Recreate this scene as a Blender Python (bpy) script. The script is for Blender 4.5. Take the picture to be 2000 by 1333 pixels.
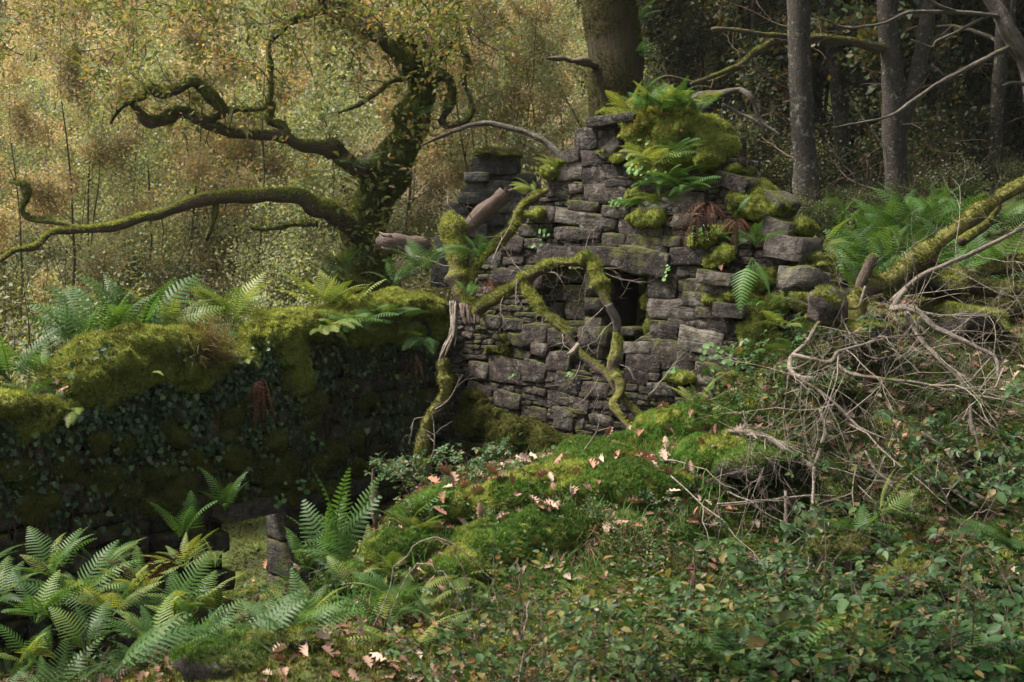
import bpy, math, random
import numpy as np
from mathutils import Matrix, Vector
R = math.radians
for o in list(bpy.data.objects): bpy.data.objects.remove(o, do_unlink=True)
SC = bpy.context.scene
COL = SC.collection

# ------------------------------------------------------------------ camera, sky, sun, exposure
FPX, EYE = 2414.0, 1.75
PITCH = math.atan((666.5 - 480.0) / FPX)
cam = bpy.data.cameras.new('camera'); camo = bpy.data.objects.new('camera', cam); COL.objects.link(camo)
camo.location = (0, 0, EYE); camo.rotation_euler = (math.pi / 2 - PITCH, 0, 0)
cam.sensor_width = 36.0; cam.lens = 36.0 * FPX / 2000.0; cam.clip_start = 0.05; cam.clip_end = 600
cam.dof.use_dof = True; cam.dof.focus_distance = 11.5; cam.dof.aperture_fstop = 3.5
SC.camera = camo
SUN_EL, SUN_AZ = 57.0, -85.0          # azimuth measured from +Y towards +X: the sun stands to the left, a little behind
W = bpy.data.worlds.new('World'); SC.world = W; W.use_nodes = True
nt = W.node_tree; nt.nodes.clear()
sky = nt.nodes.new('ShaderNodeTexSky'); sky.sky_type = 'NISHITA'; sky.sun_disc = False
sky.sun_elevation = R(SUN_EL); sky.sun_rotation = R(SUN_AZ); sky.dust_density = 6.0; sky.air_density = 1.0; sky.ozone_density = 0.6
hs = nt.nodes.new('ShaderNodeHueSaturation'); hs.inputs['Saturation'].default_value = 0.35
bg = nt.nodes.new('ShaderNodeBackground'); bg.inputs[1].default_value = 0.10
wo = nt.nodes.new('ShaderNodeOutputWorld')
nt.links.new(sky.outputs[0], hs.inputs['Color']); nt.links.new(hs.outputs[0], bg.inputs[0]); nt.links.new(bg.outputs[0], wo.inputs[0])
sl = bpy.data.lights.new('sun', 'SUN'); sl.energy = 3.8; sl.angle = R(12); sl.color = (1.0, 0.93, 0.82)
so = bpy.data.objects.new('sun', sl); COL.objects.link(so)
sd = Vector((math.sin(R(SUN_AZ)) * math.cos(R(SUN_EL)), math.cos(R(SUN_AZ)) * math.cos(R(SUN_EL)), math.sin(R(SUN_EL))))
so.rotation_euler = sd.to_track_quat('Z', 'Y').to_euler()
VS = SC.view_settings
VS.view_transform = 'Standard'; VS.look = 'None'; VS.gamma = 1.0; VS.use_curve_mapping = False; VS.exposure = 1.25
SC.render.engine = 'CYCLES'
CY = SC.cycles
CY.use_denoising = True; CY.max_bounces = 4; CY.diffuse_bounces = 2; CY.glossy_bounces = 1; CY.transmission_bounces = 2
CY.transparent_max_bounces = 4; CY.caustics_reflective = False; CY.caustics_refractive = False
CY.use_light_tree = False; CY.use_adaptive_sampling = True; CY.adaptive_threshold = 0.02; CY.sample_clamp_indirect = 6.0

# ------------------------------------------------------------------ helpers
def at(px, py, Y):
    x = (px - 1000.0) / FPX; y = -(py - 666.5) / FPX
    dy = math.cos(PITCH) + y * math.sin(PITCH); dz = -math.sin(PITCH) + y * math.cos(PITCH)
    t = Y / dy
    return np.array([x * t, Y, EYE + dz * t])
def unit(v):
    v = np.asarray(v, float); return v / (np.linalg.norm(v) + 1e-12)

def vnoise(P, seed=0):
    P = np.asarray(P, float); I = np.floor(P).astype(np.int64); f = P - I; f = f * f * (3 - 2 * f)
    def h(a, b, c):
        n = (a * 374761393 + b * 668265263 + c * 2147483647 + seed * 974711) & 0xffffffff
        n = ((n ^ (n >> 13)) * 1274126177) & 0xffffffff
        n = ((n ^ (n >> 16)) * 2246822519) & 0xffffffff
        return ((n ^ (n >> 15)) & 0xffff) / 65535.0
    x, y, z = I[:, 0], I[:, 1], I[:, 2]; u, v, w = f[:, 0], f[:, 1], f[:, 2]
    def L(a, b, t): return a + (b - a) * t
    r = L(L(L(h(x, y, z), h(x + 1, y, z), u), L(h(x, y + 1, z), h(x + 1, y + 1, z), u), v),
          L(L(h(x, y, z + 1), h(x + 1, y, z + 1), u), L(h(x, y + 1, z + 1), h(x + 1, y + 1, z + 1), u), v), w)
    return r * 2 - 1
def fbm(P, freq=1.0, octs=3, seed=0):
    P = np.asarray(P, float) * freq; a, s = 1.0, 0.0
    for k in range(octs):
        s = s + a * vnoise(P * (2.03 ** k) + 13.7 * k, seed + k); a *= 0.5
    return s

def mesh(name, V, F, mat=None, smooth=False):
    """F: one (m,k) array or a list of such arrays"""
    V = np.ascontiguousarray(V, np.float32); Fs = F if isinstance(F, list) else [F]
    Fs = [np.asarray(f, np.int32) for f in Fs if len(f)]
    me = bpy.data.meshes.new(name)
    me.vertices.add(len(V)); me.vertices.foreach_set('co', V.ravel())
    loops = np.concatenate([f.ravel() for f in Fs]); tot = np.concatenate([np.full(len(f), f.shape[1], np.int32) for f in Fs])
    st = np.concatenate([[0], np.cumsum(tot)[:-1]]).astype(np.int32)
    me.loops.add(len(loops)); me.loops.foreach_set('vertex_index', loops)
    me.polygons.add(len(tot)); me.polygons.foreach_set('loop_start', st)
    if smooth: me.polygons.foreach_set('use_smooth', np.ones(len(tot), bool))
    me.update(calc_edges=True)
    if mat is not None: me.materials.append(mat)
    return me
def join(parts):
    Vs, Fs, n = [], {}, 0
    for V, F in parts:
        V = np.asarray(V, float)
        if len(V) == 0: continue
        for f in (F if isinstance(F, list) else [F]):
            f = np.asarray(f)
            if len(f): Fs.setdefault(f.shape[1], []).append(f + n)
        Vs.append(V); n += len(V)
    return np.concatenate(Vs), [np.concatenate(f) for f in Fs.values()]
def tris(F):
    out = []
    for f in (F if isinstance(F, list) else [F]):
        f = np.asarray(f)
        for k in range(1, f.shape[1] - 1): out.append(np.stack([f[:, 0], f[:, k], f[:, k + 1]], 1))
    return np.concatenate(out)
def link(name, me, parent=None, loc=None, rot=None, scale=None, kind=None, local=False):
    """local=False: the mesh is written in world coordinates and stays there under its parent"""
    o = bpy.data.objects.new(name, me); COL.objects.link(o)
    if parent is not None:
        o.parent = parent
        if not local and parent.type == 'EMPTY': o.matrix_parent_inverse = (Matrix.Translation(parent.location) @ parent.rotation_euler.to_matrix().to_4x4()).inverted()
    if loc is not None: o.location = tuple(loc)
    if rot is not None: o.rotation_euler = rot
    if scale is not None: o.scale = scale if hasattr(scale, '__len__') else (scale,) * 3
    if kind: o['kind'] = kind
    return o
LABELS = {}
def tag(o, label, cat, group=None, kind=None):
    o['label'] = label; o['category'] = cat
    if group: o['group'] = group
    if kind: o['kind'] = kind
    return o
def thing(name, label, cat, loc=(0, 0, 0), group=None, rotz=0.0):
    o = bpy.data.objects.new(name, None); COL.objects.link(o); o.location = tuple(loc); o.rotation_euler = (0, 0, rotz)
    o.empty_display_size = 0.1; o['kind'] = 'thing'
    return tag(o, label, cat, group)

def spline(P, n):
    """Catmull-Rom through the rows of P (any columns), n samples per span"""
    P = np.asarray(P, float)
    if len(P) < 3:
        t = np.linspace(0, 1, n + 1)[:, None]; return P[0] * (1 - t) + P[-1] * t
    Q = np.vstack([2 * P[0] - P[1], P, 2 * P[-1] - P[-2]]); out = []
    for i in range(1, len(Q) - 2):
        t = np.linspace(0, 1, n, endpoint=False)[:, None]; a, b, c, d = Q[i - 1], Q[i], Q[i + 1], Q[i + 2]
        out.append(0.5 * (2 * b + (c - a) * t + (2 * a - 5 * b + 4 * c - d) * t ** 2 + (3 * b - a - 3 * c + d) * t ** 3))
    return np.vstack(out + [P[-1:]])
def tube(P, r, segs=8, rough=0.0, seed=0, cap=True, flat=1.0):
    P = np.asarray(P, float); r = np.broadcast_to(np.asarray(r, float), (len(P),)); n = len(P)
    T = np.gradient(P, axis=0); T /= (np.linalg.norm(T, axis=1)[:, None] + 1e-12)
    N = np.zeros_like(P); a = np.array([0, 0, 1.0]) if abs(T[0, 2]) < 0.9 else np.array([1.0, 0, 0])
    N[0] = unit(np.cross(T[0], a))
    for i in range(1, n):
        v = N[i - 1] - T[i] * np.dot(N[i - 1], T[i]); N[i] = v / (np.linalg.norm(v) + 1e-12)
    B = np.cross(T, N)
    th = np.arange(segs) * 2 * math.pi / segs
    rad = np.repeat(r[:, None], segs, 1)
    D = N[:, None, :] * np.cos(th)[None, :, None] + B[:, None, :] * np.sin(th)[None, :, None] * flat
    if rough > 0:
        s = 0.55 / max(r.max(), 0.02)
        q = (P[:, None, :] + D * rad[:, :, None]).reshape(-1, 3)
        rad = rad * (1 + rough * fbm(q, s, 3, seed).reshape(n, segs))
    V = (P[:, None, :] + D * rad[:, :, None]).reshape(-1, 3)
    i = np.arange(n - 1)[:, None] * segs; j = np.arange(segs)[None, :]; k = (j + 1) % segs
    F = np.stack([i + j, i + k, i + segs + k, i + segs + j], -1).reshape(-1, 4)
    Fs = [F]
    if cap and segs >= 4:
        V = np.vstack([V, P[:1], P[-1:]]); m = n * segs; jj = np.arange(segs)
        Fs.append(np.stack([np.full(segs, m), (jj + 1) % segs, jj], 1))
        Fs.append(np.stack([np.full(segs, m + 1), (n - 1) * segs + jj, (n - 1) * segs + (jj + 1) % segs], 1))
    return V, Fs

def fibre(me, P, r, segs):
    P = np.asarray(P); s = np.concatenate([[0], np.cumsum(np.linalg.norm(np.diff(P, axis=0), axis=1))]); th = np.arange(segs) * 2 * math.pi / segs; r0 = float(np.mean(r))
    A = np.stack([np.repeat(np.cos(th)[None] * r0, len(P), 0), np.repeat(np.sin(th)[None] * r0, len(P), 0), np.repeat(s[:, None], segs, 1)], -1).reshape(-1, 3)
    A = np.vstack([A, [[0, 0, 0]], [[0, 0, s[-1]]]])[:len(me.vertices)]
    at_ = me.attributes.new('fibre', 'FLOAT_VECTOR', 'POINT'); at_.data.foreach_set('vector', np.ascontiguousarray(A, np.float32).ravel())
def frames(Nrm, rng, spin=None):
    Nrm = Nrm / (np.linalg.norm(Nrm, axis=1)[:, None] + 1e-9)
    a = rng.normal(size=Nrm.shape) if spin is None else spin
    T = a - Nrm * (a * Nrm).sum(1)[:, None]; T /= (np.linalg.norm(T, axis=1)[:, None] + 1e-9)
    return np.stack([T, np.cross(Nrm, T), Nrm], 1)          # rows: x (length), y (width), z (normal)
def scatter(tV, tF, pos, Rm, sc):
    tV = np.asarray(tV, float); n, k = len(pos), len(tV)
    sc = np.broadcast_to(np.asarray(sc, float), (n,))
    V = np.einsum('kj,njc->nkc', tV, Rm) * sc[:, None, None] + np.asarray(pos)[:, None, :]
    off = (np.arange(n) * k)[:, None, None]
    Fs = [(np.asarray(f)[None] + off).reshape(-1, np.asarray(f).shape[1]) for f in (tF if isinstance(tF, list) else [tF])]
    return V.reshape(-1, 3), Fs
def surf_points(V, F, density, rng, upmin=-1.0, mask=None, nmax=None):
    T = tris(F); a, b, c = V[T[:, 0]], V[T[:, 1]], V[T[:, 2]]
    cr = np.cross(b - a, c - a); ar = np.linalg.norm(cr, axis=1) * .5; nn = cr / (2 * ar[:, None] + 1e-12)
    w = ar * (nn[:, 2] > upmin)
    n = int(w.sum() * density)
    if n == 0: return np.zeros((0, 3)), np.zeros((0, 3))
    if nmax: n = min(n, nmax)
    i = rng.choice(len(T), n, p=w / w.sum()); u = rng.random((n, 2)); s = np.sqrt(u[:, :1])
    P = a[i] * (1 - s) + b[i] * s * (1 - u[:, 1:]) + c[i] * s * u[:, 1:]
    if mask is not None:
        k = mask(P, nn[i]); return P[k], nn[i][k]
    return P, nn[i]

# leaf templates: x along the leaf, y across, z off the blade
def tuft_t(blades=4, lean=0.55, w=0.16):
    V, F = [[0, 0, 0]], []
    for k in range(blades):
        a = 2 * math.pi * k / blades + 0.4 * k; c, s = math.cos(a), math.sin(a); l = lean * (0.6 + 0.4 * ((k * 7) % 5) / 4)
        V += [[c * .15 - s * w, s * .15 + c * w, .1], [c * l, s * l, 1.0 - .25 * l]]
        F.append([0, len(V) - 2, len(V) - 1])
    return np.array(V, float), np.array(F)
TUFT = tuft_t()
STAR = tuft_t(6, 0.8, 0.2)
DIAMOND = (np.array([[0, 0, 0], [.45, -.3, .06], [1, 0, -.05], [.45, .3, .06]], float), np.array([[0, 1, 2, 3]]))
OVATE = (np.array([[0, 0, 0], [.25, -.26, .05], [.62, -.24, .06], [1, 0, -.1], [.62, .24, .06], [.25, .26, .05], [.5, 0, -.03]], float),
         np.array([[0, 1, 6], [1, 2, 6], [2, 3, 6], [3, 4, 6], [4, 5, 6], [5, 0, 6]]))
def outline_leaf(pts, curl=0.12):
    P = np.array(pts, float); up = np.column_stack([P[:, 0], P[:, 1], curl * np.abs(P[:, 1]) * 2 - .25 * curl * P[:, 0] ** 2])
    lo = up.copy()[::-1]; lo[:, 1] *= -1
    V = np.vstack([up, lo[1:-1]]); c = np.array([[.45, 0, -.02]]); V = np.vstack([V, c]); n = len(V) - 1
    return V, np.array([[i, (i + 1) % n, n] for i in range(n)])[:, ::-1]
OAK = outline_leaf([(0, 0), (.12, .04), (.22, .17), (.3, .1), (.42, .26), (.52, .14), (.66, .27), (.74, .14), (.9, .16), (1, 0)], .35)
IVY = outline_leaf([(0, 0), (-.08, .22), (.1, .5), (.3, .3), (.52, .42), (.62, .2), (1, 0)], .1)
ROUND = (np.array([[0, 0, -.06]] + [[.5 * math.cos(a), .5 * math.sin(a), .03 * math.cos(3 * a)] for a in np.arange(9) * 2 * math.pi / 9], float),
         np.array([[0, i + 1, (i + 1) % 9 + 1] for i in range(9)]))
BLADE = (np.array([[0, -.03, 0], [0, .03, 0], [.12, .022, .5], [.12, -.022, .5], [.42, 0, .9]], float), [np.array([[0, 1, 2, 3]]), np.array([[3, 2, 4]])])
def trifoliate():
    parts = []
    for a, s, o in ((0, 1.0, .22), (1.25, .8, .08), (-1.25, .8, .08)):
        V, F = OVATE; c, q = math.cos(a), math.sin(a); W_ = V * s * np.array([1, 1.05, 1])
        W_ = np.column_stack([W_[:, 0] * c - W_[:, 1] * q + o * c, W_[:, 0] * q + W_[:, 1] * c + o * q, W_[:, 2] - .12 * W_[:, 0] * s])
        parts.append((W_, F))
    st = (np.array([[-.35, -.012, -.05], [-.35, .012, -.05], [.2, .012, 0], [.2, -.012, 0]], float), np.array([[0, 1, 2, 3]]))
    return join(parts + [st])
TRI = trifoliate()

# ------------------------------------------------------------------ materials
def new_mat(name):
    m = bpy.data.materials.new(name); m.use_nodes = True; t = m.node_tree; t.nodes.clear()
    return m, t, (lambda ty, **kw: _n(t, ty, kw)), (lambda a, b: t.links.new(a, b))
def _n(t, ty, kw):
    n = t.nodes.new('ShaderNode' + ty)
    for k, v in kw.items():
        if k.startswith('i_'):
            key = k[2:]; n.inputs[int(key) if key.isdigit() else key.replace('_', ' ')].default_value = v
        else: setattr(n, k, v)
    return n
def ramp(t, stops, interp='LINEAR'):
    n = t.nodes.new('ShaderNodeValToRGB'); e = n.color_ramp; e.interpolation = interp
    while len(e.elements) < len(stops): e.elements.new(0.5)
    for el, (p, c) in zip(e.elements, stops): el.position = p; el.color = tuple(c) + (1,) if len(c) == 3 else c
    return n
def leaf_mat(name, cols, rough=.5, transl=.35, spec=.35, per='island', vary=.3, freq=.7):
    """cols: list of colours picked per leaf; a slow world-space noise and the object's own random shift the value"""
    m, t, N, L = new_mat(name)
    if per == 'island': rnd = N('NewGeometry').outputs['Random Per Island']
    else: rnd = N('ObjectInfo').outputs['Random']
    cr = ramp(t, [(i / len(cols), c) for i, c in enumerate(cols)], 'CONSTANT' if per == 'island' else 'LINEAR'); L(rnd, cr.inputs[0])
    geo = N('NewGeometry'); noi = N('TexNoise', i_Scale=freq, i_Detail=3.0); L(geo.outputs['Position'], noi.inputs['Vector'])
    oi = N('ObjectInfo'); mr = N('MapRange', i_1=.3, i_2=.7, i_3=1 - vary, i_4=1 + vary); L(noi.outputs[0], mr.inputs[0])
    mo = N('MapRange', i_3=.82, i_4=1.18); L(oi.outputs['Random'], mo.inputs[0])
    mm = N('Math', operation='MULTIPLY'); L(mr.outputs[0], mm.inputs[0]); L(mo.outputs[0], mm.inputs[1])
    hsv = N('HueSaturation'); L(cr.outputs[0], hsv.inputs['Color']); L(mm.outputs[0], hsv.inputs['Value'])
    b = N('BsdfPrincipled', i_Roughness=rough); b.inputs['Specular IOR Level'].default_value = spec
    L(hsv.outputs[0], b.inputs['Base Color'])
    tr = N('BsdfTranslucent'); gm = N('MixRGB', blend_type='MULTIPLY', i_Fac=1.0); gm.inputs[2].default_value = (1.25, 1.15, .55, 1)
    L(hsv.outputs[0], gm.inputs[1]); L(gm.outputs[0], tr.inputs[0])
    mx = N('MixShader', i_Fac=transl); L(b.outputs[0], mx.inputs[1]); L(tr.outputs[0], mx.inputs[2])
    o = N('OutputMaterial'); L(mx.outputs[0], o.inputs[0]); return m
def stone_mat(name, base, base2, lichen, moss_amt, layer=1.0):
    m, t, N, L = new_mat(name)
    tc = N('NewGeometry'); oi = N('ObjectInfo'); obj = N('TexCoord')
    off = N('VectorMath', operation='SCALE'); off.inputs['Scale'].default_value = 37.0
    cmb = N('CombineXYZ'); L(oi.outputs['Random'], cmb.inputs[0]); L(oi.outputs['Random'], cmb.inputs[2]); L(cmb.outputs[0], off.inputs[0])
    add = N('VectorMath', operation='ADD'); L(obj.outputs['Object'], add.inputs[0]); L(off.outputs[0], add.inputs[1])
    n1 = N('TexNoise', i_Scale=9.0, i_Detail=6.0, i_Roughness=.65); L(add.outputs[0], n1.inputs['Vector'])
    cr = ramp(t, [(.36, base), (.56, base2), (.72, tuple(c * 1.7 for c in base2))]); L(n1.outputs[0], cr.inputs[0])
    mo = N('MapRange', i_3=.5, i_4=1.75); L(oi.outputs['Random'], mo.inputs[0])
    hsv = N('HueSaturation'); L(cr.outputs[0], hsv.inputs['Color']); L(mo.outputs[0], hsv.inputs['Value'])
    r2 = N('MapRange', i_3=.48, i_4=.53); w = N('TexWhiteNoise', noise_dimensions='1D'); L(oi.outputs['Random'], w.inputs['W']); L(w.outputs[0], r2.inputs[0]); L(r2.outputs[0], hsv.inputs['Hue'])
    # lichen: pale crusts of two sizes
    n2 = N('TexNoise', i_Scale=5.5, i_Detail=9.0, i_Roughness=.75); L(add.outputs[0], n2.inputs['Vector'])
    lr = ramp(t, [(.60 - .1 * lichen, (0, 0, 0)), (.66 - .1 * lichen, (1, 1, 1))]); L(n2.outputs[0], lr.inputs[0])
    n3 = N('TexNoise', i_Scale=45.0, i_Detail=3.0); L(add.outputs[0], n3.inputs['Vector'])
    l3 = ramp(t, [(.6, (0, 0, 0)), (.68, (.8, .8, .8))]); L(n3.outputs[0], l3.inputs[0])
    lm = N('Math', operation='MAXIMUM'); L(lr.outputs[0], lm.inputs[0]); L(l3.outputs[0], lm.inputs[1])
    ls = N('Math', operation='MULTIPLY', i_1=.45 * min(1, lichen + .3)); L(lm.outputs[0], ls.inputs[0])
    mix = N('MixRGB'); mix.inputs[2].default_value = (.30, .285, .25, 1); L(ls.outputs[0], mix.inputs[0]); L(hsv.outputs[0], mix.inputs[1])
    # moss film on ledges and in patches
    sep = N('SeparateXYZ'); L(tc.outputs['Normal'], sep.inputs[0])
    n4 = N('TexNoise', i_Scale=2.6, i_Detail=6.0, i_Roughness=.7); L(tc.outputs['Position'], n4.inputs['Vector'])
    su = N('Math', operation='MULTIPLY_ADD', i_1=.22, i_2=0.0); L(sep.outputs[2], su.inputs[0]); L(n4.outputs[0], su.inputs[2])
    mr = ramp(t, [(.68 - .16 * moss_amt, (0, 0, 0)), (.78 - .16 * moss_amt, (1, 1, 1))]); L(su.outputs[0], mr.inputs[0])
    mc = ramp(t, [(.3, (.035, .045, .01)), (.7, (.12, .12, .025))]); L(n1.outputs[0], mc.inputs[0])
    mix2 = N('MixRGB'); L(mr.outputs[0], mix2.inputs[0]); L(mix.outputs[0], mix2.inputs[1]); L(mc.outputs[0], mix2.inputs[2])
    b = N('BsdfPrincipled', i_Roughness=.82); b.inputs['Specular IOR Level'].default_value = .3; L(mix2.outputs[0], b.inputs['Base Color'])
    mp = N('Mapping'); mp.inputs['Scale'].default_value = (4.0, 4.0, 22.0); L(add.outputs[0], mp.inputs[0])
    n5 = N('TexNoise', i_Scale=1.6, i_Detail=5.0, i_Roughness=.6, i_Distortion=.6); L(mp.outputs[0], n5.inputs['Vector'])
    n6 = N('TexNoise', i_Scale=16.0, i_Detail=8.0, i_Roughness=.7); L(add.outputs[0], n6.inputs['Vector'])
    hm = N('Math', operation='MULTIPLY_ADD', i_1=.55 * layer); L(n5.outputs[0], hm.inputs[0]); L(n6.outputs[0], hm.inputs[2])
    bu = N('Bump', i_Strength=1.0, i_Distance=.06); L(hm.outputs[0], bu.inputs['Height']); L(bu.outputs[0], b.inputs['Normal'])
    o = N('OutputMaterial'); L(b.outputs[0], o.inputs[0]); return m
def bark_mat(name, base, base2, moss=0.5, moss_col=((.05, .065, .012), (.17, .16, .03)), stretch=6.0, lichen=0.0, along=1.5):
    """bark with moss that grows on its upper side; moss 0..1"""
    m, t, N, L = new_mat(name)
    g = N('NewGeometry'); n1 = N('TexNoise', i_Scale=7.0, i_Detail=7.0, i_Roughness=.7); mp = N('Mapping'); mp.inputs['Scale'].default_value = (stretch * 2.2, stretch * 2.2, along)
    fa = N('Attribute', attribute_name='fibre'); L(fa.outputs['Vector'], mp.inputs[0]); L(mp.outputs[0], n1.inputs['Vector']); n1.inputs['Scale'].default_value = 2.6
    cr = ramp(t, [(.3, base), (.7, base2)]); L(n1.outputs[0], cr.inputs[0]); col = cr.outputs[0]
    if lichen > 0:
        n9 = N('TexNoise', i_Scale=9.0, i_Detail=8.0, i_Roughness=.7); L(g.outputs['Position'], n9.inputs['Vector'])
        l9 = ramp(t, [(.66 - .16 * lichen, (0, 0, 0)), (.72 - .16 * lichen, (1, 1, 1))]); L(n9.outputs[0], l9.inputs[0])
        mx9 = N('MixRGB'); mx9.inputs[2].default_value = (.30, .31, .26, 1); ms9 = N('Math', operation='MULTIPLY', i_1=.75); L(l9.outputs[0], ms9.inputs[0]); L(ms9.outputs[0], mx9.inputs[0]); L(col, mx9.inputs[1]); col = mx9.outputs[0]
    sep = N('SeparateXYZ'); L(g.outputs['Normal'], sep.inputs[0])
    n4 = N('TexNoise', i_Scale=2.2, i_Detail=5.0, i_Roughness=.65); L(g.outputs['Position'], n4.inputs['Vector'])
    su = N('Math', operation='MULTIPLY_ADD', i_1=.2); L(sep.outputs[2], su.inputs[0]); L(n4.outputs[0], su.inputs[2])
    mr = ramp(t, [(.78 - .5 * moss, (0, 0, 0)), (.88 - .5 * moss, (1, 1, 1))]); L(su.outputs[0], mr.inputs[0])
    n5 = N('TexNoise', i_Scale=30.0, i_Detail=4.0); L(g.outputs['Position'], n5.inputs['Vector'])
    mc = ramp(t, [(.3, moss_col[0]), (.7, moss_col[1])]); L(n5.outputs[0], mc.inputs[0])
    mix = N('MixRGB'); L(mr.outputs[0], mix.inputs[0]); L(col, mix.inputs[1]); L(mc.outputs[0], mix.inputs[2])
    b = N('BsdfPrincipled', i_Roughness=.9); b.inputs['Specular IOR Level'].default_value = .15; L(mix.outputs[0], b.inputs['Base Color'])
    ad = N('Math', operation='MULTIPLY_ADD', i_1=2.2); L(n1.outputs[0], ad.inputs[0]); L(n5.outputs[0], ad.inputs[2])
    bu = N('Bump', i_Strength=1.0, i_Distance=.03); L(ad.outputs[0], bu.inputs['Height']); L(bu.outputs[0], b.inputs['Normal'])
    o = N('OutputMaterial'); L(b.outputs[0], o.inputs[0]); return m
def plain_noise_mat(name, stops, scale=6.0, rough=.95, bump=.6, dist=.04, detail=7.0):
    m, t, N, L = new_mat(name); g = N('NewGeometry')
    n1 = N('TexNoise', i_Scale=scale, i_Detail=detail, i_Roughness=.7); L(g.outputs['Position'], n1.inputs['Vector'])
    n2 = N('TexNoise', i_Scale=scale * .18, i_Detail=4.0, i_Roughness=.6); L(g.outputs['Position'], n2.inputs['Vector'])
    ad = N('Math', operation='MULTIPLY_ADD', i_1=.5); mu = N('Math', operation='MULTIPLY', i_1=.5); L(n2.outputs[0], mu.inputs[0]); L(n1.outputs[0], ad.inputs[0]); L(mu.outputs[0], ad.inputs[2])
    cr = ramp(t, stops); L(ad.outputs[0], cr.inputs[0])
    b = N('BsdfPrincipled', i_Roughness=rough); b.inputs['Specular IOR Level'].default_value = .15; L(cr.outputs[0], b.inputs['Base Color'])
    bu = N('Bump', i_Strength=bump, i_Distance=dist); L(n1.outputs[0], bu.inputs['Height']); L(bu.outputs[0], b.inputs['Normal'])
    o = N('OutputMaterial'); L(b.outputs[0], o.inputs[0]); return m

M = {}
M['ground'] = plain_noise_mat('forest_floor', [(.36, (.018, .016, .009)), (.47, (.035, .045, .013)), (.56, (.06, .075, .018)), (.66, (.085, .06, .035))], 7.0)
M['stone'] = stone_mat('gable_stone', (.012, .009, .0078), (.053, .040, .034), .62, .75, .5)
M['stone_pale'] = stone_mat('pale_stone', (.04, .033, .028), (.13, .11, .094), .6, .5, .4)
M['stone_dark'] = stone_mat('dark_stone', (.020, .017, .015), (.068, .058, .051), .25, 1.0, .6)  # dark tone, mossier and with less lichen
M['stone_far'] = stone_mat('far_stone', (.02, .019, .018), (.06, .055, .05), .35, .8)
M['core'] = plain_noise_mat('earth_core', [(.35, (.010, .008, .007)), (.65, (.034, .028, .023))], 16.0, bump=1.0, dist=.05)
M['moss_body'] = plain_noise_mat('moss_body', [(.36, (.048, .06, .012)), (.5, (.13, .15, .03)), (.64, (.23, .245, .06))], 26.0, bump=1.0, dist=.03)
M['moss_dark'] = plain_noise_mat('dark_moss_body', [(.36, (.016, .018, .005)), (.5, (.05, .054, .012)), (.66, (.10, .098, .022))], 26.0, bump=1.0, dist=.03)
M['moss'] = leaf_mat('moss_tufts', [(.14, .18, .034), (.22, .26, .055), (.31, .335, .09), (.175, .22, .045), (.26, .27, .075)], .8, .35, .1, vary=.45, freq=2.5)
M['moss_d'] = leaf_mat('dark_moss_tufts', [(.05, .06, .014), (.085, .09, .02), (.12, .115, .026)], .8, .2, .1, vary=.4, freq=2.5)
M['moss_oak'] = leaf_mat('oak_moss_tufts', [(.07, .10, .022), (.10, .13, .03), (.14, .155, .04)], .8, .3, .1, vary=.4, freq=2.0)
M['moss_rust'] = leaf_mat('rusty_moss_tufts', [(.22, .13, .045), (.20, .16, .04), (.24, .115, .05), (.16, .15, .03)], .8, .25, .1, vary=.35, freq=3.0)
M['moss_g'] = leaf_mat('green_moss_tufts', [(.05, .125, .02), (.065, .155, .026), (.095, .16, .034), (.045, .10, .017), (.12, .15, .04)], .8, .3, .1, vary=.35, freq=2.0)
M['grass'] = leaf_mat('grass_blades', [(.055, .17, .03), (.07, .20, .035), (.09, .20, .045), (.12, .19, .055)], .5, .35, .2, freq=1.5)
M['straw'] = leaf_mat('dry_grass', [(.20, .14, .075), (.16, .11, .06), (.12, .11, .05)], .7, .25, .1)
M['fern'] = leaf_mat('fern_green', [(.038, .095, .022), (.058, .13, .028), (.085, .165, .036), (.05, .115, .026)], .5, .4, .25, per='object', vary=.25)
M['fern_y'] = leaf_mat('fern_yellowing', [(.11, .19, .04), (.15, .225, .05), (.20, .235, .06)], .5, .4, .25, per='object', vary=.25)
M['fern_d'] = leaf_mat('fern_deep', [(.03, .075, .025), (.045, .10, .03), (.06, .115, .03)], .5, .35, .25, per='object', vary=.25)
M['fern_rust'] = leaf_mat('fern_rust', [(.035, .017, .011), (.06, .027, .018), (.10, .05, .034)], .85, .1, .05, per='object')
M['ivy'] = leaf_mat('ivy_leaves', [(.018, .045, .018), (.028, .066, .024), (.042, .085, .032), (.09, .14, .055), (.022, .052, .02)], .36, .15, .42)
M['bramble'] = leaf_mat('bramble_leaves', [(.018, .046, .014), (.028, .066, .019), (.042, .086, .024), (.03, .07, .022), (.085, .125, .036), (.022, .055, .016), (.034, .075, .02), (.13, .10, .035), (.025, .06, .018)], .5, .25, .22)
M['hazel'] = leaf_mat('shrub_leaves', [(.055, .10, .026), (.068, .12, .032), (.095, .145, .04), (.04, .075, .022), (.20, .18, .055), (.05, .095, .026), (.035, .07, .022), (.16, .15, .05), (.06, .11, .032), (.035, .065, .02), (.05, .10, .03), (.035, .08, .028), (.04, .09, .03), (.26, .15, .06)], .5, .35, .3)
M['penny'] = leaf_mat('pennywort_leaves', [(.07, .18, .045), (.10, .21, .06), (.15, .25, .10)], .6, .35, .15, per='object')
M['oakleaf'] = leaf_mat('oak_foliage', [(.11, .15, .045), (.15, .18, .055), (.20, .20, .07), (.24, .20, .08), (.26, .16, .07), (.13, .16, .05), (.09, .13, .04)], .55, .4, .25)
M['litter'] = leaf_mat('fallen_leaves', [(.22, .125, .085), (.34, .22, .16), (.46, .35, .28), (.20, .10, .07), (.28, .14, .09)], .75, .06, .15, per='object')
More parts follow.
